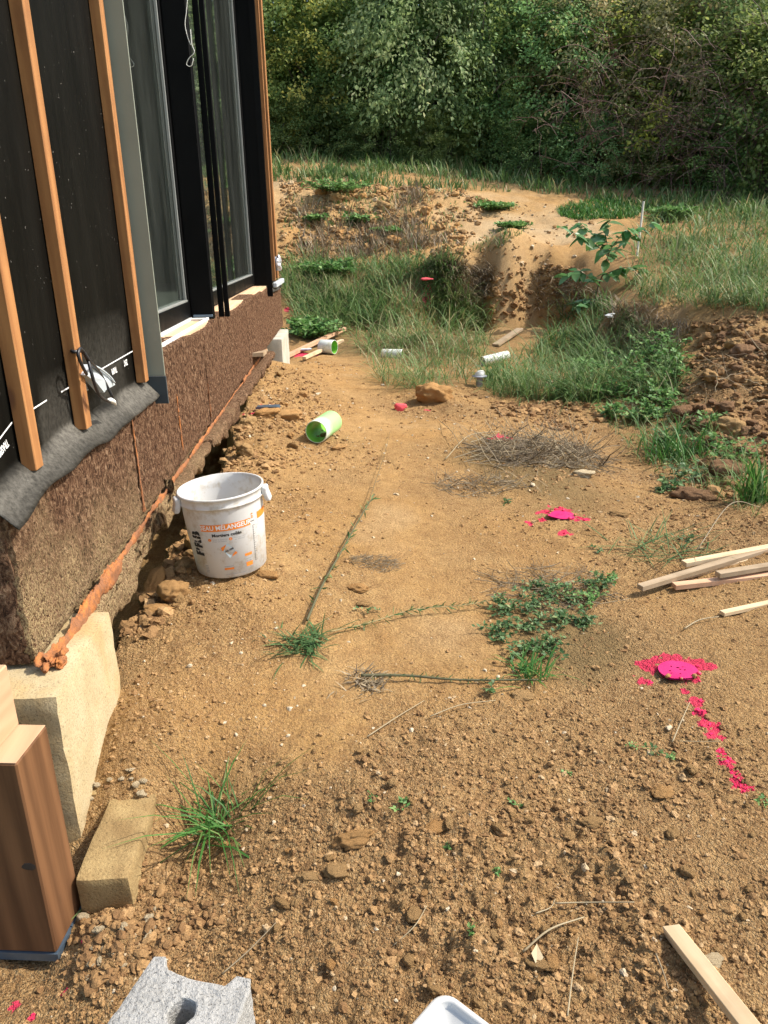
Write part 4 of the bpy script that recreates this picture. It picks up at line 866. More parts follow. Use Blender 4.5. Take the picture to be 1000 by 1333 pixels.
def rrect(h, r, n=8): 
    o = []
    for cx_, cy_, a0 in ((h-r, h-r, 0), (-h+r, h-r, 90), (-h+r, -h+r, 180), (h-r, -h+r, 270)):
        for a in np.linspace(a0, a0+90, n): o.append((cx_+r*math.cos(math.radians(a)), cy_+r*math.sin(math.radians(a))))
    return np.array(o)
rings = [(.150, .03, -.05), (.154, .034, .0), (.153, .033, .004), (.144, .026, .004), (.142, .024, 0), (.139, .022, -.012), (.05, .01, -.013)]
Vs = []; ca, sa = math.cos(.80), math.sin(.80)
for h_, r_, z_ in rings: q = rrect(h_, r_); Vs.append(np.stack([q[:, 0]*ca-q[:, 1]*sa, q[:, 0]*sa+q[:, 1]*ca-.199, np.full(len(q), z_)], -1)+lp)
n = len(Vs[0]); Q = []
for i in range(len(rings)-1):
    k = np.arange(n); Q.append(np.stack([i*n+k, i*n+(k+1) % n, (i+1)*n+(k+1) % n, (i+1)*n+k], -1))
V = np.concatenate(Vs+[np.array([lp+[0, -.199, -.013]])]); k = np.arange(n); T = np.stack([(len(rings)-1)*n+k, (len(rings)-1)*n+(k+1) % n, k*0+len(V)-1], -1)
mobj('tray_body', V, [np.concatenate(Q), T], plastic_mat('tray_plastic', (.52, .515, .49), (.42, .36, .28), .4, 0, .6, 5), lid, None, True)

# ---------------------------------------------------------------- clods and stones
CLOD = []
for q in range(9):
    v, f = lump(3, q+11, .34, 1.3); v = v*(1+.07*vn3(v*9+q, q)+.05*vn3(v*19, q+3))[:, None]; me = mesh('clod', v, f, None, True); me.materials.append(M['clod']); CLOD.append(me)
def clod(name, label, cat, P, s, mat=None, group=None, me=None, sink=.25, flat=1., lie=False):
    o = bpy.data.objects.new(name, me or random.choice(CLOD)); COL.objects.link(o)
    o.location = (P[0], P[1], P[2]+s*.66*(1-sink)-s*.2); o.scale = (s, s*random.uniform(.8, 1.1), s*flat*random.uniform(.8, 1.1)); o.rotation_euler = (random.uniform(-.4, .4), random.uniform(-.4, .4), random.uniform(0, 6.28))
    if lie: o.rotation_euler = (random.uniform(-.12, .12), random.uniform(-.12, .12), random.uniform(-.5, .5)); o.scale = (s*1.1, s*.85, s*.62); o.location.z = P[2]+s*.12
    o.material_slots[0].link = 'OBJECT'; o.material_slots[0].material = mat or M['clod']
    return tag(o, label, cat, group)
SMALL = CLOD[5:]
for px, py, s, m, lab in [
 (567, 521, .17, 'orangeclod', 'big square-edged ochre lump standing at the rim of the small hole before the capped pipe'),
 (462, 1095, .050, 'orangeclod', 'largest oblong clod in the foreground, with a dark crack, right of the grass tuft'),
 (438, 1135, .030, 'clod', 'round clod just below the oblong cracked clod'), (404, 1146, .022, 'clod', 'small clod left of the round clod below the oblong one'),
 (564, 1085, .034, 'orangeclod', 'orange-faced broken clod right of the oblong cracked clod'), (682, 908, .036, 'clod', 'clod at the right end of the dark dead weed stalk'),
 (862, 1036, .028, 'orangeclod', 'ochre clod left of the last pink blot'), (768, 1078, .026, 'clod', 'ochre clod in the middle of the crumbly foreground above the dry straws'),
 (925, 1255, .024, 'stone', 'pale angular stone lying beside the wooden stake'), (467, 768, .040, 'orangeclod', 'orange clod at the foot of the leaning weed stem, the upper of two'),
 (474, 785, .028, 'clod', 'small clod touching the orange clod near the leaning weed stem'), (348, 752, .042, 'orangeclod', 'flat ochre clod in front of the bucket, at its right'),
 (215, 772, .036, 'stone', 'pale stone lying left of the bucket base'), (207, 795, .05, 'orangeclod', 'light ochre lump on the soil edge above the concrete pad'),
 (757, 618, .07, 'stone', 'greyish stone at the right end of the dry stalk heap'), (808, 668, .05, 'clod', 'reddish clod right of the dry stalk heap'), (905, 650, .11, 'darkclod', 'reddish brown clod between the two right grass tufts'),
 (700, 1268, .022, 'clod', 'clod beside the upright dry straw near the bottom'), (440, 585, .06, 'orangeclod', 'ochre clod right of the green mouthed pipe on the path'), (345, 548, .10, 'orangeclod', 'large ochre lump on the soil ridge left of the pipe'), (372, 545, .13, 'orangeclod', 'largest ochre lump crowning the soil ridge by the pipe')]:
    P = G1(px, py); clod('clod' if m != 'stone' else 'stone', lab, 'clod' if m != 'stone' else 'stone', P, s, M[m], lie=s < .16)
def many(n, poly, smin, smax, mat, label, group, name='clod', cat='clod', seed=1, ex=1.):
    r = np.random.default_rng(seed); p = np.array(poly, float); lo, hi = p.min(0), p.max(0); X = r.uniform(lo, hi, (n*8, 2)); X = X[inpoly(X[:, 0], X[:, 1], poly)][:n]
    G = ground(X[:, 0], X[:, 1]); d = np.hypot(G[:, 0], G[:, 1])
    for P, k in zip(G, d):
        if np.isnan(P[0]): continue
        s = smin*(smax/smin)**(r.random()**ex)
        clod(name, label, cat, P, s, M[mat] if isinstance(mat, str) else M[mat[int(r.integers(len(mat)))]], group, SMALL[int(r.integers(4))] if s < .06 else None, .3)
many(90, [(130, 1160), (330, 1050), (420, 960), (600, 960), (850, 1020), (990, 900), (995, 1325), (640, 1330), (350, 1240), (230, 1230)], .008, .022, ['clod', 'clod', 'orangeclod', 'clod'], 'rounded lump of earth lying loose on the gravelly foreground soil', 'earth lumps on the foreground', seed=2, ex=2.2)
many(90, [(905, 425), (998, 412), (998, 640), (930, 640), (880, 560), (890, 470)], .028, .12, ['darkclod', 'darkclod', 'clod'], 'brown clod among the loose clods of the right hand bank under the grass lip', 'clods of the right bank', seed=3, ex=1.8)
many(46, [(165, 800), (235, 660), (270, 580), (330, 480), (400, 470), (420, 540), (330, 640), (240, 760), (230, 800)], .016, .075, ['orangeclod', 'clod'], 'ochre lump in the crumbly soil ridge along the plinth', 'lumps of the soil ridge', seed=4, ex=2.)
many(36, [(105, 1195), (215, 1180), (190, 1240), (110, 1290)], .006, .015, ['stone', 'clod', 'stone'], 'small rounded pebble in the damp corner beside the metal post shoe', 'pebbles by the post', 'pebble', 'pebble', 5, 1.6)
many(12, [(110, 1010), (200, 1000), (185, 1040), (112, 1045)], .006, .013, ['stone'], 'small pale pebble lying at the foot of the near concrete pad', 'pebbles by the pad', 'pebble', 'pebble', 6, 1.2)
many(50, [(370, 240), (600, 250), (600, 320), (380, 330)], .06, .16, ['clod', 'orangeclod'], 'clod on the bare face of the earth mound beyond the house', 'clods of the far mound', seed=7, ex=1.6)

def crumble(label, poly, n, smin, smax, dark, seed):
    r = np.random.default_rng(seed); p = np.array(poly, float); lo, hi = p.min(0), p.max(0); X = r.uniform(lo, hi, (n*6, 2)); X = X[inpoly(X[:, 0], X[:, 1], poly)]; G = hit(X[:, 0], X[:, 1]); G = G[~np.isnan(G[:, 0])]
    G = G[r.random(len(G)) < np.clip(.5+1.1*fbm(G[:, 0]*2.5, G[:, 1]*2.5, 3, seed), .08, 1)][:n]; G[:, 2] = zt(G[:, 0], G[:, 1]); m = len(G)
    s = smin*(smax/smin)**(r.random(m)**2.2); base = np.array([lump(1, q+seed, .6, 1.5)[0] for q in range(10)]); b = base[r.integers(0, 10, m)]*s[:, None, None]; a = r.uniform(0, 6.28, m); c, sn = np.cos(a)[:, None], np.sin(a)[:, None]
    V = np.stack([b[..., 0]*c-b[..., 1]*sn+G[:, :1], b[..., 0]*sn+b[..., 1]*c+G[:, 1:2], b[..., 2]+G[:, 2:]+s[:, None]*.2], -1); f = ICO[1][1]; nv = len(ICO[1][0])
    rn = np.clip(r.random(m)*.8-dark, 0, 1)
    tag(mobj('crumbled_soil', V.reshape(-1, 3), (f[None]+(np.arange(m)*nv)[:, None, None]).reshape(-1, 3), M['pebble'], None, dict(rnd=np.repeat(rn, nv), paint=np.zeros(m*nv)), False, (0, 0, 0)), label, 'soil', None, 'stuff')
crumble('crumbled dark soil between the clods of the right bank', [(895, 422), (1010, 410), (1010, 650), (930, 650), (870, 565), (885, 480)], 700, .015, .06, .35, 4)
crumble('crumbled soil on the face of the mound', [(365, 238), (610, 248), (640, 265), (600, 330), (520, 345), (365, 345)], 1700, .022, .075, -.15, 5)
crumble('crumbled soil of the ridge along the plinth', [(150, 830), (225, 660), (270, 570), (330, 475), (420, 465), (430, 560), (330, 650), (240, 770), (200, 830)], 900, .008, .035, .0, 6)
crumble('crumbled soil on the pit banks', [(570, 340), (640, 350), (760, 345), (760, 410), (640, 420), (580, 400)], 300, .02, .07, .15, 7)
crumble('pale crumbs on the bare ramp', [(600, 335), (640, 270), (700, 255), (800, 265), (740, 345), (650, 350)], 180, .015, .045, -.25, 11)
crumble('crumbled soil at the back rim of the path', [(640, 525), (760, 525), (790, 550), (740, 560), (650, 545)], 350, .012, .05, .1, 8)
crumble('crumbled soil in the foreground', [(130, 1160), (330, 1030), (420, 950), (600, 940), (860, 980), (995, 860), (1000, 1333), (640, 1333), (350, 1250), (200, 1240)], 800, .005, .0125, -.05, 9)
crumble('crumbled damp soil below the footing', [(105, 1180), (230, 1130), (290, 1200), (190, 1260), (95, 1300)], 300, .006, .017, .2, 10)

# pink sprayed marker discs
def disc(px, py, r, label, holes, seed):
    P = G1(px, py); c = thing('marker_disc', label, 'marker', P+[0, 0, .012])
    n = 21; g = np.linspace(-1, 1, n); A, B = np.meshgrid(g, g); rr = np.sqrt(np.maximum(A*A, B*B))/np.maximum(np.hypot(A, B), 1e-9); X, Yv = A*rr, B*rr
    X = X*r*(1+.05*vn(X*1.5+seed, Yv*1.5, 3)); Yv = Yv*r*.92; k = np.arange(n*n).reshape(n, n); Q = np.stack([k[:-1, :-1], k[:-1, 1:], k[1:, 1:], k[1:, :-1]], -1)
    keep = np.ones((n-1, n-1), bool)
    for i, j in holes: keep[i, j] = False
    Q = Q[keep]; Z = .006*vn(X*14+seed, Yv*14, 2)
    V = np.stack([X.ravel(), Yv.ravel(), Z.ravel()], -1)+P+[0, 0, .012]; n2 = len(V)
    mobj('disc_plate', np.concatenate([V, V-[0, 0, .006]]), [Q, Q[:, ::-1]+n2], M['pink'], c, None, True)
    for h in range(7):
        a = random.uniform(0, 6.28); v, f = lump(1, seed+h, .4); s = random.uniform(.004, .011); mobj('soil_crumb', v*s+P+[math.cos(a)*r*random.uniform(.85, 1.1), math.sin(a)*r*random.uniform(.85, 1.1), .016], f, M['orangeclod'] if h % 3 else M['paint'], c, None, True)
disc(882, 878, .066, 'bright pink sprayed disc with small holes heading the trail of pink blots', [(12, 10), (12, 11), (9, 13), (6, 4), (13, 14), (5, 9), (14, 7), (9, 5), (10, 11)], 1)
disc(731, 673, .070, 'bright pink sprayed disc on the path in front of the dry stalk heap', [(8, 5), (8, 9), (12, 12), (7, 13), (10, 15), (9, 7), (13, 6), (5, 11)], 2)
v, f = lump(2, 3, .3); g = G1(556, 389); tag(mobj('marker', v*[.10, .08, .035]+g+[0, 0, .30], f, M['paintred'], None, None, True), 'small pink cap on a peg showing above the long grass of the pit', 'marker')
v, f = lump(2, 4, .25); g = G1(517, 532); tag(mobj('buried_cap', v*.06+g+[0.03, 0, .02], f, M['paintred'], None, None, True), 'reddish round cap sunk in the small hole beside the square ochre lump', 'cap')
for i, (px, py, lab) in enumerate([(350, 540, 'bluish grey plastic scrap lying on the soil ridge with pink paint behind it'), (397, 460, 'flat grey scrap lying on the far laths')]):
    g = G1(px, py); v, f = rbox(-.09, .09, -.05, .05, 0, .02, .02, .006, 20, i, .008); tag(mobj('scrap', v+g+[0, 0, .035], f, M['zinc'] if i == 0 else M['greyplastic'], None, None, True), lab, 'scrap')

# ---------------------------------------------------------------- vegetation
def rgrad(n, lo=0., hi=1., p=1.): return lo+(hi-lo)*rng.random(n)**p
def sample(poly, n):
    p = np.array(poly, float); lo, hi = p.min(0), p.max(0); out = []
    while sum(map(len, out)) < n:
        X = rng.uniform(lo, hi, (n*2, 2)); out.append(X[inpoly(X[:, 0], X[:, 1], poly)])
    X = np.concatenate(out)[:n]; P = ground(X[:, 0], X[:, 1]); return P[~np.isnan(P[:, 0])]
def clumped(P, cell, s=3): return P[rng.random(len(P)) < np.clip(.55+1.1*fbm(P[:, 0]/cell, P[:, 1]/cell, 3, s), .04, 1)]
def grass(name, label, poly, n, L, w, mat, th=(.0, .7), bend=(.3, 1.4), clump=.5, rn=(0, 1, 1.), kind='stuff', seed=3):
    P = sample(poly, n)
    if clump: P = clumped(P, clump, seed)
    m = len(P); lush = np.clip(.75+.6*fbm(P[:, 0]/.6, P[:, 1]/.6, 3, seed+40), .4, 1.3)
    V, f, k = blades(P-[0, 0, .01], rgrad(m, *L)*lush, rng.uniform(0, 6.28, m), rgrad(m, *th), rgrad(m, *bend), w*rng.uniform(.6, 1.3, m)*np.clip(np.hypot(P[:, 0], P[:, 1])/7, .7, 2.6))
    r = np.clip(rgrad(m, *rn)+.25*fbm(P[:, 0]/.8, P[:, 1]/.8, 3, seed+7), 0, 1)
    return tag(mobj(name, V, f, M[mat], None, dict(rnd=np.repeat(r, k)), True, (0, 0, 0)), label, 'grass', None, kind)
grass('far_grass', 'strip of meadow grass below the thicket', [(345, 192), (470, 203), (600, 218), (720, 236), (880, 247), (1010, 257), (1160, 262), (1160, 292), (860, 284), (740, 254), (640, 250), (560, 247), (440, 241), (345, 236)], 15000, (.15, .55), .011, 'grass', rn=(0, .95, 1.2), clump=1.6)
grass('field_grass', 'tall pale grass covering the raised ground at the right', [(840, 290), (870, 270), (1010, 262), (1220, 270), (1220, 410), (1000, 410), (900, 404), (835, 397), (812, 372), (822, 330)], 17000, (.25, .8), .0075, 'grass', (.1, 1.2), (.6, 2.3), .7, (.1, .93, 1.))
grass('pit_grass', 'grass on the slope between the house corner and the mound', [(368, 335), (470, 345), (560, 335), (600, 345), (590, 395), (640, 420), (600, 440), (520, 425), (470, 415), (440, 442), (390, 432), (368, 380)], 13500, (.15, .6), .0075, 'grass', (.1, 1.3), (.5, 2.0), .5, (.1, .95, 1))
grass('long_grass', 'long flopped grass in the middle of the pit', [(440, 398), (520, 385), (600, 385), (640, 440), (625, 500), (560, 512), (500, 505), (465, 455)], 5200, (.3, .85), .007, 'grass', (.2, 1.3), (.5, 2.0), .35, (.15, 1, 1))
grass('rank_grass', 'rank dark grass round the white pipes and the sapling', [(628, 490), (700, 455), (740, 400), (790, 395), (830, 420), (880, 470), (885, 515), (800, 532), (700, 522), (635, 518)], 10500, (.2, .7), .0072, 'grass', (.2, 1.3), (.5, 2.), .4, (0, .75, 1.2))
grass('short_grass', 'patches of short grass on the bare ramp', [(600, 330), (640, 300), (660, 290), (690, 300), (640, 330)], 350, (.05, .2), .008, 'grass', clump=.5)
grass('short_grass', 'green grass on the top of the ramp', [(725, 272), (790, 258), (840, 268), (830, 284), (760, 288), (730, 284)], 1900, (.1, .3), .009, 'tuft', clump=0)
grass('bank_roots', 'dry grass and roots hanging on the earth banks of the pit', [(575, 345), (645, 350), (640, 385), (580, 395), (570, 370)], 2000, (.1, .35), .006, 'drygrass', (.6, 1.8), (.4, 1.6), 0)
grass('bank_roots', 'dry grass and roots hanging below the grass lip', [(795, 395), (840, 412), (900, 425), (880, 470), (840, 455), (800, 440)], 1500, (.12, .42), .006, 'drygrass', (.4, 1.7), (.4, 1.6), 0)
grass('mound_scrub', 'dry brown scrub on the face of the mound', [(385, 275), (430, 270), (500, 290), (545, 235), (560, 300), (590, 320), (500, 340), (390, 338)], 3600, (.15, .55), .007, 'drygrass', (.0, 1.0), (.1, 1.4), .8)
grass('mound_grass', 'sparse green grass on the mound', [(370, 250), (600, 250), (610, 320), (520, 345), (370, 345)], 1600, (.08, .25), .009, 'grass', clump=.9)
grass('sparse_grass', 'thin dry grass around the edges of the path', [(570, 520), (700, 520), (820, 560), (850, 640), (780, 650), (640, 640), (580, 580)], 500, (.06, .25), .004, 'drygrass', (.7, 1.5), (.2, .8), .35)
grass('edge_grass', 'grass fringe beside the right bank', [(770, 530), (860, 525), (960, 590), (1000, 640), (985, 680), (900, 640), (830, 600)], 1500, (.1, .35), .007, 'grass', (.1, 1.1), (.4, 1.6), .4, (0, .8, 1))

grass('bank_roots', 'roots and dry grass hanging in the dark recess behind the sapling', [(690, 352), (760, 362), (760, 408), (700, 402)], 1100, (.1, .35), .006, 'drygrass', (.7, 1.8), (.3, 1.4), 0)
grass('lip_grass', 'grass hanging over the top edge of the earth bank', [(572, 338), (606, 343), (606, 352), (572, 350)], 420, (.15, .45), .008, 'drygrass', (.7, 1.7), (.5, 1.6), 0)
grass('lip_grass', 'grass hanging over the right part of the bank', [(700, 350), (760, 355), (800, 392), (870, 402), (870, 408), (790, 404), (700, 356)], 380, (.12, .4), .007, 'drygrass', (.5, 1.6), (.5, 1.6), 0)
def tuft(name, label, px, py, n, L, w, spread, mat='tuft', th=(.1, 1.1), bend=(.4, 1.5), rn=(0, 1, 1), azr=(0, 6.28), group=None, cat='grass tuft'):
    P = G1(px, py); o = thing(name, label, cat, P, group)
    b = P+np.stack([rng.normal(0, spread, n), rng.normal(0, spread, n), np.full(n, -.005)], -1)
    V, f, k = blades(b, rgrad(n, *L), rng.uniform(*azr, n), rgrad(n, *th), rgrad(n, *bend), w*rng.uniform(.6, 1.3, n))
    mobj('blades', V, f, M[mat], o, dict(rnd=np.repeat(rgrad(n, *rn), k)), True, kind='stuff'); return o
tuft('grass_tuft', 'fresh green grass tuft growing on the foreground hummock right of the footing', 292, 1078, 80, (.10, .34), .0052, .028, th=(.4, 1.35), bend=(.1, 1.9), rn=(0, 1, 1.2))
tuft('grass_tuft', 'bushy grass tuft at the right edge of the photo above the slats', 985, 655, 110, (.18, .42), .010, .05, rn=(.2, 1, 1), th=(0, .8))
tuft('grass_tuft', 'dense grass tuft at the foot of the right clod bank', 880, 600, 150, (.2, .5), .010, .12, rn=(0, .8, 1))
tuft('grass_tuft', 'dark grass hummock right of the far house corner in the pit', 470, 415, 260, (.3, .7), .014, .25, 'grass', rn=(0, .6, 1), th=(.2, 1.2))
tuft('grass_tuft', 'small grass tuft in the weed patch in front of the dead weed stalk', 690, 880, 60, (.06, .17), .006, .03, rn=(.2, .8, 1), th=(.3, 1.3))
tuft('grass_tuft', 'flattened grass lying between the dry stalk heap and the slats', 870, 715, 70, (.15, .35), .006, .12, 'weed', th=(1.0, 1.5), bend=(0, .4))
tuft('grass_tuft', 'tiny grass sprig between the footing and the post', 135, 1165, 12, (.06, .16), .003, .01, 'grass', th=(.6, 1.4))

def weed(name, label, px, py, r, h, nst, nl, L, mat, cat='weed', group=None, loc=None, flat=.3):
    """stems from one root, leaves set along each"""
    P = G1(px, py) if loc is None else loc; o = thing(name, label, cat, P, group); S = []; C = []; D = []
    for i in range(nst):
        a = rng.uniform(0, 6.28); q = rng.uniform(.35, 1); e = np.array([math.cos(a)*r*q, math.sin(a)*r*q, h*rng.uniform(.3, 1)*(1-flat*q)])
        root = P+np.array([rng.normal(0, r*.18), rng.normal(0, r*.18), 0]); mid = root+e*[.4, .4, .75]; S.append(spline([root, mid, root+e], 6))
        t = rng.uniform(.15, 1, nl); c = np.stack([np.interp(t*5, range(6), S[-1][:, k]) for k in range(3)], -1); C.append(c)
        d = rng.normal(0, 1, (nl, 3)); d[:, 2] = d[:, 2]*.35+.25; D.append(d)
    C = np.concatenate(C); D = np.concatenate(D); zz = zbase(C[:, 0], C[:, 1])+.006; C[:, 2] = np.maximum(C[:, 2], zz)
    m = len(C); N = rng.normal(0, .35, (m, 3)); N[:, 2] += 1
    V, f = leafquads(C, D, N, L*rng.uniform(.6, 1.3, m), L*.62*rng.uniform(.7, 1.2, m))
    mobj('foliage', V, f, M[mat], o, dict(rnd=np.repeat(rng.random(m), 4)), True, kind='stuff')
    V, f = tubes(np.array(S), L*.05, 3); mobj('stems', V, f, M['stem'], o, None, True, kind='stuff'); return o
WP = 'low weeds of the patch right of the leaning stem'
for px, py, r in ((655, 800, .10), (690, 790, .12), (730, 780, .13), (765, 785, .10), (690, 820, .12), (730, 815, .13), (650, 830, .09), (680, 850, .10), (715, 850, .10), (760, 815, .08), (710, 770, .10), (780, 765, .09)):
    weed('weed', 'low grey-green leafy weed of the patch growing right of the leaning pulled stem', px, py, r, .06, 15, 11, .020, ('weed', 'weedlight')[int(px) % 2 if py % 2 else 0], group=WP)
weed('weed', 'light green leafy weed on the nearest rim of the patch beside the thin grass', 790, 758, .07, .06, 8, 8, .022, 'weedlight')
BW = 'bright weeds before the right bank'
for px, py, r, h in ((830, 505, .28, .3), (860, 480, .28, .35), (800, 520, .25, .25), (850, 525, .25, .25), (880, 500, .2, .3), (790, 545, .2, .15), (830, 550, .2, .16), (770, 520, .2, .2), (840, 470, .28, .35), (815, 485, .3, .3), (740, 515, .22, .2), (780, 500, .28, .28), (870, 460, .25, .3), (845, 545, .25, .2), (760, 490, .25, .3), (865, 535, .22, .2)):
    weed('leafy_weed', 'bright green leafy weed at the foot of the grass lip, left of the clod bank', px, py, r, h, 16, 12, .05, 'weedlight', group=BW)
for px, py, r, h, m in ((930, 590, .22, .2, 'weedlight'), (900, 625, .2, .16, 'weed'), (860, 590, .2, .2, 'weed'), (955, 605, .18, .2, 'weedlight'), (870, 640, .14, .1, 'weed'), (920, 560, .2, .16, 'weedlight')):
    weed('leafy_weed', 'leafy weed mixed into the grass at the foot of the clod bank', px, py, r, h, 12, 11, .04, m, group='weeds at the foot of the clod bank')
for px, py, r, lab in ((520, 1055, .035, 'two-bladed green sprout above the oblong cracked clod'), (850, 980, .04, 'row of small clover-like sprouts left of the pink trail'), (826, 975, .028, 'small bluish sprout at the left end of the clover-like row'), (872, 985, .03, 'small bright sprout at the right end of the clover-like row'), (670, 1052, .022, 'single small sprout in the middle of the crumbly foreground'), (993, 1045, .03, 'bright sprout at the right edge below the last pink blot'),
    (648, 1143, .016, 'tiny sprout above the dry straws'), (582, 1106, .016, 'tiny sprout under the orange-faced clod'), (615, 1230, .018, 'small sprout left of the long dry straw'), (738, 1008, .018, 'tiny sprout left of the ochre clod in the crumbly foreground'), (778, 718, .05, 'grey-green weed on the path below the pink disc'), (640, 905, .05, 'small weed under the dead weed stalk'), (480, 795, .04, 'small weed under the orange clod by the leaning stem'), (485, 1046, .02, 'pale sprout left of the two-bladed sprout'), (660, 655, .05, 'green weed in the hollow before the dry stalk heap'), (890, 705, .06, 'weed just behind the end of the slat pile'), (845, 760, .04, 'weed under the grey slat end')):
    weed('sprout', lab, px, py, r, r*.6, 5, 4, max(.012, r*.42), 'weedlight' if r < .04 else 'weed', 'sprout')
for px, py, r, h, lab in ((440, 256, 1.0, .25, 'round dark green weed patch near the top of the mound'), (470, 290, .45, .15, 'green weed on the slope of the mound below the round patch'), (410, 290, .3, .12, 'small weed left on the slope of the mound'), (430, 360, .8, .3, 'light green leafy weeds on the grassy slope behind the house corner'), (640, 272, .5, .15, 'low weed on the ramp near its top'), (668, 298, .35, .12, 'low weed in the middle of the ramp'), (505, 308, .3, .1, 'small weed low on the mound'), (408, 440, .5, .35, 'dark weed bush beside the far concrete pad'), (880, 285, .6, .3, 'dark weed at the back edge of the tall grass')):
    weed('weed', lab, px, py, r, h, 60, 26, .085, 'weedlight')

# pulled weeds lying on the path
def stalk(P, r0, r1, leaves, L, parent, mat, lmat, seed):
    Q = spline(P, 40); V, f = tubes([Q], [np.linspace(r0, r1, 40)], 6); mobj('stem', V, f, M[mat], parent, None, True)
    t = rng.uniform(3, 39, leaves); C = np.stack([np.interp(t, range(40), Q[:, k]) for k in range(3)], -1); ax_ = unit(Q[-1]-Q[0]); D = ax_*.9+rng.normal(0, .55, (leaves, 3)); N = rng.normal(0, 1, (leaves, 3))
    V, f = leafquads(C, D, N, L*rng.uniform(.5, 1.4, leaves), L*.16*rng.uniform(.7, 1.3, leaves)); mobj('foliage', V, f, M[lmat], parent, dict(rnd=np.repeat(rng.random(leaves), 4)), True, kind='stuff')
def gp(px, py, h=0.): P = G1(px, py); P[2] += h; return P
w1 = tuft('pulled_weed', 'pulled weed with a green root rosette and a long stem leaning up the path', 388, 833, 230, (.05, .14), .006, .045, 'weed', (.9, 1.6), (.1, .8), (0, .7, 1), cat='weed')
stalk([gp(400, 812, .02), gp(420, 770, .03), gp(445, 730, .04), gp(470, 685, .05), gp(488, 656, .05)], .0055, .003, 60, .05, w1, 'stem', 'weed', 1)
stalk([gp(478, 672, .05), gp(488, 640, .04), gp(502, 595, .03), gp(508, 565, .02)], .002, .001, 8, .03, w1, 'stem', 'drygrass', 2)
w2 = thing('pulled_weed', 'pale seed-bearing weed stem lying across the path from the rosette to the weed patch', 'weed', gp(430, 825))
stalk([gp(430, 826, .015), gp(480, 812, .02), gp(540, 803, .03), (gp(600, 797, .03)), gp(650, 790, .03)], .0026, .0016, 150, .03, w2, 'stalkpale', 'weed', 3)
w3 = tuft('pulled_weed', 'dried grey-headed weed with a dark stalk lying in front of the weed patch', 470, 885, 230, (.02, .08), .005, .038, 'drygrass', (.8, 1.6), (.1, .9), cat='weed')
stalk([gp(470, 884, .02), gp(530, 886, .02), gp(600, 892, .015), gp(700, 894, .02)], .0055, .003, 120, .02, w3, 'stem', 'weed', 4)
# heap of dry stalks
def strands(name, label, px, py, n, r, h, L, rad, mat, cat, th=.35):
    c = G1(px, py); a = rng.uniform(0, 6.28, n); q = r*np.sqrt(rng.random(n)); B = c+np.stack([q*np.cos(a)*1.3, q*np.sin(a), 0*q], -1)
    B[:, 2] = zt(B[:, 0], B[:, 1])+h*rng.random(n)*(1-q/r*.8)
    d = rng.uniform(0, 6.28, n); Ls = L*rng.uniform(.4, 1.2, n); up = rng.uniform(-.2, th, n); P = []
    for t in np.linspace(-.5, .5, 6): P.append(B+np.stack([np.cos(d)*Ls*t, np.sin(d)*Ls*t, up*Ls*t+.12*Ls*rng.uniform(-.6, 1, n)*(.25-t*t)], -1)+rng.normal(0, .012*L, (n, 3)))
    P = np.stack(P, 1); P[..., 2] = np.maximum(P[..., 2], zbase(P[..., 0], P[..., 1])+.004)
    V, f = tubes(P, np.linspace(1, .5, 6)[None]*rad*rng.uniform(.6, 1.3, n)[:, None], 3)
    return tag(mobj(name, V, f, M[mat], None, dict(rnd=np.repeat(rng.random(n), 18)), True, (0, 0, 0)), label, cat, None, 'stuff')
strands('dry_stalks', 'heap of dry brown grass stalks beside the path', 705, 592, 330, .36, .15, .38, .0026, 'drygrass', 'dry grass', 1.1)
strands('dry_stalks', 'pale broken straws on top of the dry heap', 690, 592, 70, .36, .22, .40, .0034, 'straw', 'dry grass', 1.2)
strands('dry_twigs', 'thicker dead twigs tangled in the dry heap', 705, 592, 34, .36, .15, .36, .0062, 'drygrass', 'dry twigs', .9)
strands('dry_stalks', 'low dry stalks in the hollow before the heap', 620, 635, 150, .2, .03, .2, .0022, 'drygrass', 'dry grass', .8)
strands('dry_stalks', 'dry wisps at the back of the weed patch', 720, 765, 150, .22, .03, .2, .0016, 'drygrass', 'dry grass')
strands('dry_stalks', 'dark dead moss-like stalks on the path behind the orange clod', 490, 735, 220, .09, .015, .07, .0011, 'drygrass', 'dry grass')
strands('dry_stalks', 'thin dead stalks over the clods of the right bank', 945, 505, 50, .6, .15, .5, .003, 'straw', 'dry grass', .9)
def straw(label, pts, r, mat='straw'):
    P = [gp(x, y, .006+h) for x, y, h in pts]; V, f = tubes([spline(P, 14)], [np.linspace(r, r*.6, 14)], 5)
    return tag(mobj('straw', V, f, M[mat], None, dict(rnd=np.full(len(V), .75)), True), label, 'straw')
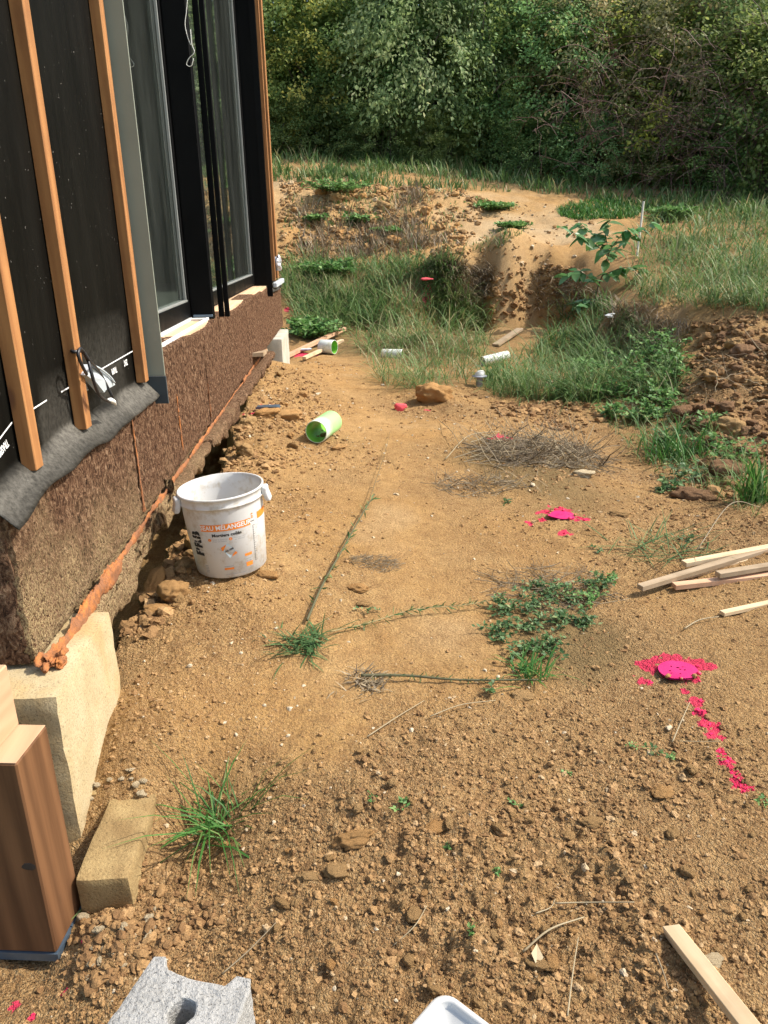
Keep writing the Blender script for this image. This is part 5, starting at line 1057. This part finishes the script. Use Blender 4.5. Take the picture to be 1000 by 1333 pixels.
for a in [('thick dry straw lying slantwise below the oblique pair, lower right foreground', [(680, 1243, 0), (715, 1222, .01), (760, 1199, .005)], .0028), ('long thin dry straw lying level above the slanting one', [(722, 1184, .01), (770, 1183, .012), (824, 1191, .005)], .002), ('bent end of dry straw left of the level straw', [(697, 1197, 0), (716, 1188, .01), (722, 1180, .006)], .0018),
          ('long upright-looking dry straw left of the wooden stake', [(738, 1332, 0), (745, 1275, .01), (752, 1230, .006)], .002), ('short brown straw left of the wooden stake', [(852, 1255, .004), (862, 1278, .006), (868, 1302, 0)], .0022, 'drygrass'), ('curved dry straw left of the two-straw group', [(512, 1233, 0), (540, 1215, .012), (556, 1187, .004)], .0016), ('straight yellow straw standing against the soil below the pink trail', [(875, 967, .0), (885, 950, .02), (896, 930, .04)], .0024),
          ('thin straw lying under the pink trail', [(883, 969, .006), (910, 969, .006), (936, 969, .006)], .0012), ('pale straw slanting below the grey-headed weed', [(478, 964, .004), (515, 940, .008), (552, 917, .006)], .002), ('dry straw lying right of the grey-headed weed', [(560, 937, .004), (600, 925, .01), (645, 917, .004)], .002), ('brown twig lying behind the concrete block', [(290, 1275, .004), (325, 1245, .01), (360, 1210, .006)], .002, 'drygrass'), ('dry twig in front of the lone slat', [(890, 822, .004), (910, 812, .01), (935, 807, .006)], .003),
          ('dry stalk arching over the slat pile', [(905, 735, .06), (945, 700, .16), (985, 690, .12)], .003, 'drygrass'), ('pale stalk lying at the left edge of the dry heap', [(580, 600, .01), (610, 578, .06), (650, 570, .05)], .004), ('dark stalk curving at the left side of the dry heap', [(572, 548, .01), (590, 575, .05), (612, 610, .01)], .003, 'drygrass')]: straw(*a)
g = G1(698, 1275); v, f = leafquads(np.array([g+[0, 0, .012]]), np.array([[.2, .9, .1]]), np.array([[.3, 0, 1.]]), np.array([.05]), np.array([.026])); tag(mobj('dead_leaf', np.concatenate([v, v-[0, 0, .001]]), np.concatenate([f, f[:, ::-1]+4]), M['straw'], None, dict(rnd=np.full(8, .9))), 'small pale dead leaf lying near the dry straws', 'leaf')

# sapling with big leaves
sb = G1(772, 402); sap = thing('sapling', 'young broad-leaved sapling standing at the right rim of the pit', 'sapling', sb)
def sp(px, py, dy=0.): return ay(px, py, sb[1]+dy)
trunk = spline([sb-[0, 0, .05], sp(778, 375), sp(788, 350), sp(793, 335)], 20); V, f = tubes([trunk], [np.linspace(.012, .008, 20)], 6); mobj('stem', V, f, M['stem'], sap, None, True)
BR = [[sp(793, 335), sp(775, 318, -.1), sp(752, 306, -.2), sp(730, 295, -.25)], [sp(793, 335), sp(806, 322, .1), sp(825, 305, .15), sp(848, 290, .2)], [sp(793, 335), sp(790, 315, .1), sp(788, 300, .2), sp(795, 286, .2)], [sp(780, 370), sp(765, 360, -.2), sp(752, 352, -.3), sp(740, 358, -.35)], [sp(785, 358), sp(800, 352, -.1), sp(815, 348, -.2), sp(835, 352, -.2)], [sp(774, 395), sp(765, 390, -.1), sp(758, 392, -.2), sp(750, 400, -.3)], [sp(788, 345), sp(795, 325, -.25), sp(810, 305, -.35), sp(820, 298, -.4)], [sp(793, 335), sp(780, 312, .2), sp(765, 300, .3), sp(755, 290, .3)]]
V, f = tubes([spline(b, 14) for b in BR], np.linspace(.007, .003, 14)[None].repeat(len(BR), 0), 5); 
for b in BR: V, f = tubes([spline(b, 14)], [np.linspace(.007, .003, 14)], 5); mobj('branch', V, f, M['stem'], sap, None, True)
n = 6; t = np.linspace(0, 1, n); hw = .5*np.sin(np.pi*t**.8)**.8*.56; xx = t; zz = -.22*t**2
V = np.concatenate([np.stack([xx, hw, zz+.12*hw], -1), np.stack([xx, 0*xx, zz-.03], -1), np.stack([xx, -hw, zz+.12*hw], -1)]); i = np.arange(n-1)
LV = [mesh('leaf', V*[1, s, 1], np.concatenate([np.stack([i, i+1, i+1+n, i+n], -1), np.stack([i+n, i+1+n, i+1+2*n, i+2*n], -1)]), dict(rnd=np.full(3*n, q)), True) for s, q in ((1, .2), (.85, .5), (1.1, .75), (.8, .95))]
for m_ in LV: m_.materials.append(M['sapleaf'])
for bi, b in enumerate(BR):
    Q = spline(b, 14)
    for j in range(22):
        u = 1+12.9*(j+.5)/22; c = np.array([np.interp(u, range(14), Q[:, k]) for k in range(3)]); a = rng.uniform(0, 6.28); d = np.array([math.cos(a), math.sin(a), rng.uniform(-.75, .35)]); L = rng.uniform(.11, .23)
        o = bpy.data.objects.new('leaf', LV[int(rng.integers(4))]); COL.objects.link(o); o.parent = sap; o.location = tuple(c-sb); o.rotation_euler = (Matrix(frame(d).tolist()) @ Matrix.Rotation(rng.uniform(-.6, .6), 3, 'X')).to_euler(); o.scale = (L, L, L)
fl = G1(795, 428); fo2 = thing('white_flowers', 'small cluster of white flowers in the grass right of the sapling', 'flowers', fl); V, f = joinm([(lump(1, q, .2)[0]*[.03, .03, .012]+fl+[rng.normal(0, .06), rng.normal(0, .05), .17+rng.normal(0, .02)], ICO[1][1]) for q in range(7)]); mobj('blossoms', V, f, M['whiteink'], fo2, None, True, kind='stuff')
V, f = tubes([[fl+[rng.normal(0, .02), rng.normal(0, .02), 0], fl+[rng.normal(0, .05), rng.normal(0, .04), .16]] for q in range(6)], .003, 3); mobj('stems', V, f, M['stem'], fo2, kind='stuff')

# ---------------------------------------------------------------- the thicket
def crown_mesh(seed, n_cl, per, h, r, zlo, L, W, droop, spread):
    q = np.random.default_rng(seed); u = q.normal(0, 1, (n_cl, 3)); u /= np.linalg.norm(u, axis=1, keepdims=True); rr = q.uniform(.25, 1, n_cl)**.45
    u[:, 2] = np.where(u[:, 2] < -.2, u[:, 2]*.9-.05, u[:, 2]); lob = 1+.28*vn3(u*1.6+seed, seed)+.14*vn3(u*3.7, seed+5)+.25*(u[:, 2] < -.3)
    C = u*rr[:, None]*lob[:, None]*np.array([r, r, (h-zlo)/2])+[0, 0, (h+zlo)/2]; tone = np.clip(.5+.22*q.normal(0, 1, n_cl), 0, 1)
    o = u.copy(); o[:, 2] = o[:, 2]*.5-droop; m = n_cl*per
    ax_ = o/np.linalg.norm(o, axis=1, keepdims=True); t = q.uniform(-1, 1, (n_cl, per, 1)); P = C[:, None]+ax_[:, None]*t*spread*1.6+q.normal(0, spread*.42, (n_cl, per, 3))-np.array([0, 0, droop*spread])*t*t
    D = ax_[:, None]+q.normal(0, .75, (n_cl, per, 3)); D[..., 2] -= droop; N = q.normal(0, .55, (n_cl, per, 3))+.5*u[:, None]; N[..., 2] += 1.1; N[..., 0] += .35; N[..., 1] -= .25
    V, f = leafquads(P.reshape(-1, 3), D.reshape(-1, 3), N.reshape(-1, 3), L*q.uniform(.6, 1.35, m), W*q.uniform(.6, 1.3, m))
    rnd = np.clip(np.repeat(tone, per)*.65+.35*q.random(m)+(q.random(m) > .97)*.3, 0, 1)
    return mesh('crown', V, f, dict(rnd=np.repeat(rnd, 4)), True)
SHR = [crown_mesh(i, 250, 58, 4.4, 1.75, .05, .10, .062, d, .27) for i, d in enumerate((.1, .7, .0, .25, .4))]
TRE = [crown_mesh(20+i, 280, 56, 9, 2.5, .2, .125, .08, d, .40) for i, d in enumerate((.1, .5, .25))]
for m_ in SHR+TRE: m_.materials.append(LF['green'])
def stems_mesh(seed, n, h, r, rad):
    q = np.random.default_rng(seed); P = []
    for i in range(n):
        a = q.uniform(0, 6.28); b = np.array([q.normal(0, .25*r), q.normal(0, .25*r), -.15]); e = np.array([math.cos(a)*r*.7, math.sin(a)*r*.7, h*q.uniform(.5, .85)]); P.append(spline([b, b+e*[.15, .15, .4]+q.normal(0, .08, 3)*[1, 1, 0], e], 8))
    V, f = tubes(P, np.linspace(1, .3, 8)[None]*rad*q.uniform(.6, 1.2, n)[:, None], 5); me = mesh('trunk', V, f, None, True); me.materials.append(M['bark']); return me
SST = [stems_mesh(40+i, 9, 4, 1.7, .035) for i in range(3)]; TST = [stems_mesh(50+i, 3, 8.5, 1.6, .11) for i in range(3)]
def plantup(name, label, cat, P, sc, crown, stem, leaf, rot, group=None, sxy=1., part='trunk'):
    o = thing(name, label, cat, P, group); o.rotation_euler = (0, 0, rot); o.scale = (sc*sxy, sc*sxy, sc)
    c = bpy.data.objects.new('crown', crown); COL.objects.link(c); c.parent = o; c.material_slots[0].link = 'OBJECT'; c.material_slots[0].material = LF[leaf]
    if stem: s = bpy.data.objects.new(part, stem); COL.objects.link(s); s.parent = o
    return o
FR = [(345, 190, 1.0, 0, 'green', 'leafy mid-green shrub at the left end of the thicket, touching the house edge'), (405, 196, 1.05, 3, 'yellow', 'shrub flecked with yellowing leaves, second from the house'), (462, 200, .95, 2, 'dark', 'dark green shrub over bare stems, left of the grey cascading one'), (528, 208, 1.25, 1, 'grey', 'grey-green shrub with long cascading branches in the middle of the thicket'), (590, 212, 1.2, 1, 'grey', 'feathery grey-green shrub bulging forward beside the cascading one'), (650, 218, .95, 2, 'green', 'green shrub over a dark hollow, right of the feathery one'),
      (705, 224, 1.0, 3, 'dark', 'dark shrub with small leaves above the ramp top'), (765, 230, 1.1, 4, 'brown', 'browning shrub hung with dry creeper, above the sapling'), (825, 236, .95, 0, 'yellow', 'shrub with a vivid yellow-green spray of leaves on its left side'), (880, 242, 1.1, 4, 'brown', 'reddish brown shrub tangled with creeper near the right edge'), (935, 246, .95, 0, 'green', 'green shrub in front of the reddish tangle near the right edge'), (990, 250, 1.15, 3, 'grey', 'shrub with pale blue-green leaf clusters at the right edge of the photo')]
for i, (px, py, sc, cr, lf, lab) in enumerate(FR):
    d = ray(px, py); Yb = np.interp(px, [340, 600, 1000], [24.2, 22.6, 19.6])+1.0; P = ay(px, py, Yb); P[2] = zbase(P[0], P[1])-.05
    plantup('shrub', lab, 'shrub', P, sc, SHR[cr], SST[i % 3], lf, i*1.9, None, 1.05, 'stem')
def ontop(x, y): return np.array([x, y, float(zbase(np.array([x]), np.array([min(y, 26.)]))[0])])
for i, (x, y, sc, lf) in enumerate([(-6, 26, 1, 'green'), (-3.5, 26.5, .95, 'grey'), (-1, 26, 1.05, 'green'), (1.2, 26.2, .9, 'dark'), (3.4, 25.5, 1, 'grey'), (5.6, 25, .95, 'green'), (7.6, 24.6, 1.0, 'brown'), (9.6, 24, .95, 'green'), (11.6, 23.5, 1.0, 'dark'), (14, 22.5, 1, 'green')]):
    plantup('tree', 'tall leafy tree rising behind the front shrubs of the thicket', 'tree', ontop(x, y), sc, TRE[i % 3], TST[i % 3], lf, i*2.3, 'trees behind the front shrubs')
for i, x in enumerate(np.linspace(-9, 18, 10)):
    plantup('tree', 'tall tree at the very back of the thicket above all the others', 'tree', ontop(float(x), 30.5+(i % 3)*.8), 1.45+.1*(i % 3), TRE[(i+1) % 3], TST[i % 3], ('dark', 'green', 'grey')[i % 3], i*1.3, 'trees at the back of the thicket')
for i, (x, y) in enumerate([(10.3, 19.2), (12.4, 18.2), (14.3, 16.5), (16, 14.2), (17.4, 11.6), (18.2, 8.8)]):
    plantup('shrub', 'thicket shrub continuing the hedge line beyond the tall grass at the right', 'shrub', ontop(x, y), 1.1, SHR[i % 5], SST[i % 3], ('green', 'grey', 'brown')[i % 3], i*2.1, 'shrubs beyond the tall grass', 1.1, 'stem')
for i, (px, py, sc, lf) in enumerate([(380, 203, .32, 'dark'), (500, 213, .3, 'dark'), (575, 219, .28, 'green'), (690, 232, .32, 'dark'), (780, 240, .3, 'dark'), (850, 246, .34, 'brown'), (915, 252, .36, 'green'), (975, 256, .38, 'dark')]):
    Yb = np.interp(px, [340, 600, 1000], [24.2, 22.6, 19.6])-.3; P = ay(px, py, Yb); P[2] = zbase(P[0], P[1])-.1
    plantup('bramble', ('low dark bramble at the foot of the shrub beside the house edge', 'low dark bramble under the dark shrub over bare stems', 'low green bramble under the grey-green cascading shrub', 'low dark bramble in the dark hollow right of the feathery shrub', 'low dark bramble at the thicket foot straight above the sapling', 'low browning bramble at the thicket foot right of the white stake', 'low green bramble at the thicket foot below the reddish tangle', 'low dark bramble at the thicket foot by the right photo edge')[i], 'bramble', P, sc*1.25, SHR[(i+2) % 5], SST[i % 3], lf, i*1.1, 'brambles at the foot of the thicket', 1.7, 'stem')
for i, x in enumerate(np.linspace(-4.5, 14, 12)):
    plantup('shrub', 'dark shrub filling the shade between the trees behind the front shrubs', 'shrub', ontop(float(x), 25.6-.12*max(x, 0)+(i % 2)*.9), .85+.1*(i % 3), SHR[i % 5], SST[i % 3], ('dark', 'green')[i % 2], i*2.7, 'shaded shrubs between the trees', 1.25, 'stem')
yv = [ay(x, y, 19.2) for x, y in [(872, 128), (858, 140), (850, 160), (838, 178), (822, 190)]]; yt = thing('vine', 'vivid yellow-green leafy vine spray hanging on the thicket above the tall grass', 'vine', yv[-1])
q_ = np.repeat(spline(yv, 60), 4, 0)+rng.normal(0, .11, (240, 3)); V, f = leafquads(q_, rng.normal(0, 1, (240, 3))-[0, 0, .4], rng.normal(0, .5, (240, 3))+[.3, -.5, .9], rng.uniform(.07, .14, 240), rng.uniform(.05, .09, 240))
mobj('foliage', V, f, leaf_mat('yellow_vine_leaf', [(0, (.20, .24, .03)), (1, (.50, .50, .10))], .45), yt, dict(rnd=np.repeat(rng.random(240), 4)), True, kind='stuff'); V, f = tubes([spline(yv, 20)], .012, 5); mobj('stem', V, f, M['stem'], yt)
# dry creepers hanging over the right shrubs
for i, (px, py, lab) in enumerate([(775, 130, 'dry reddish creeper stems hanging over the browning shrub above the sapling'), (885, 150, 'dry reddish creeper tangle over the shrub near the right edge'), (965, 190, 'dry brown creeper low on the shrubs at the right edge')]):
    c = ay(px, py, 19.6-.002*(px-775)*4); n = 130; B = c+rng.normal(0, 1, (n, 3))*[.7, .35, .9]; d = rng.normal(0, 1, (n, 3))*[1, .5, .7]; d /= np.linalg.norm(d, axis=1, keepdims=True); Ls = rng.uniform(.3, 1.1, n)
    P = np.stack([B+d*(Ls*t)[:, None]+np.array([0, 0, -.5])*(Ls*t*t)[:, None]+rng.normal(0, .03, (n, 3)) for t in np.linspace(-.5, .7, 6)], 1)
    V, f = tubes(P, .006, 3); k = np.repeat(rng.random(n), 18); tag(mobj('dry_creeper', V, f, leaf_mat('creeper_%d' % i, [(0, (.07, .035, .03)), (.6, (.16, .075, .06)), (1, (.25, .16, .12))], .1), None, dict(rnd=k), True), lab, 'creeper', None, 'stuff')
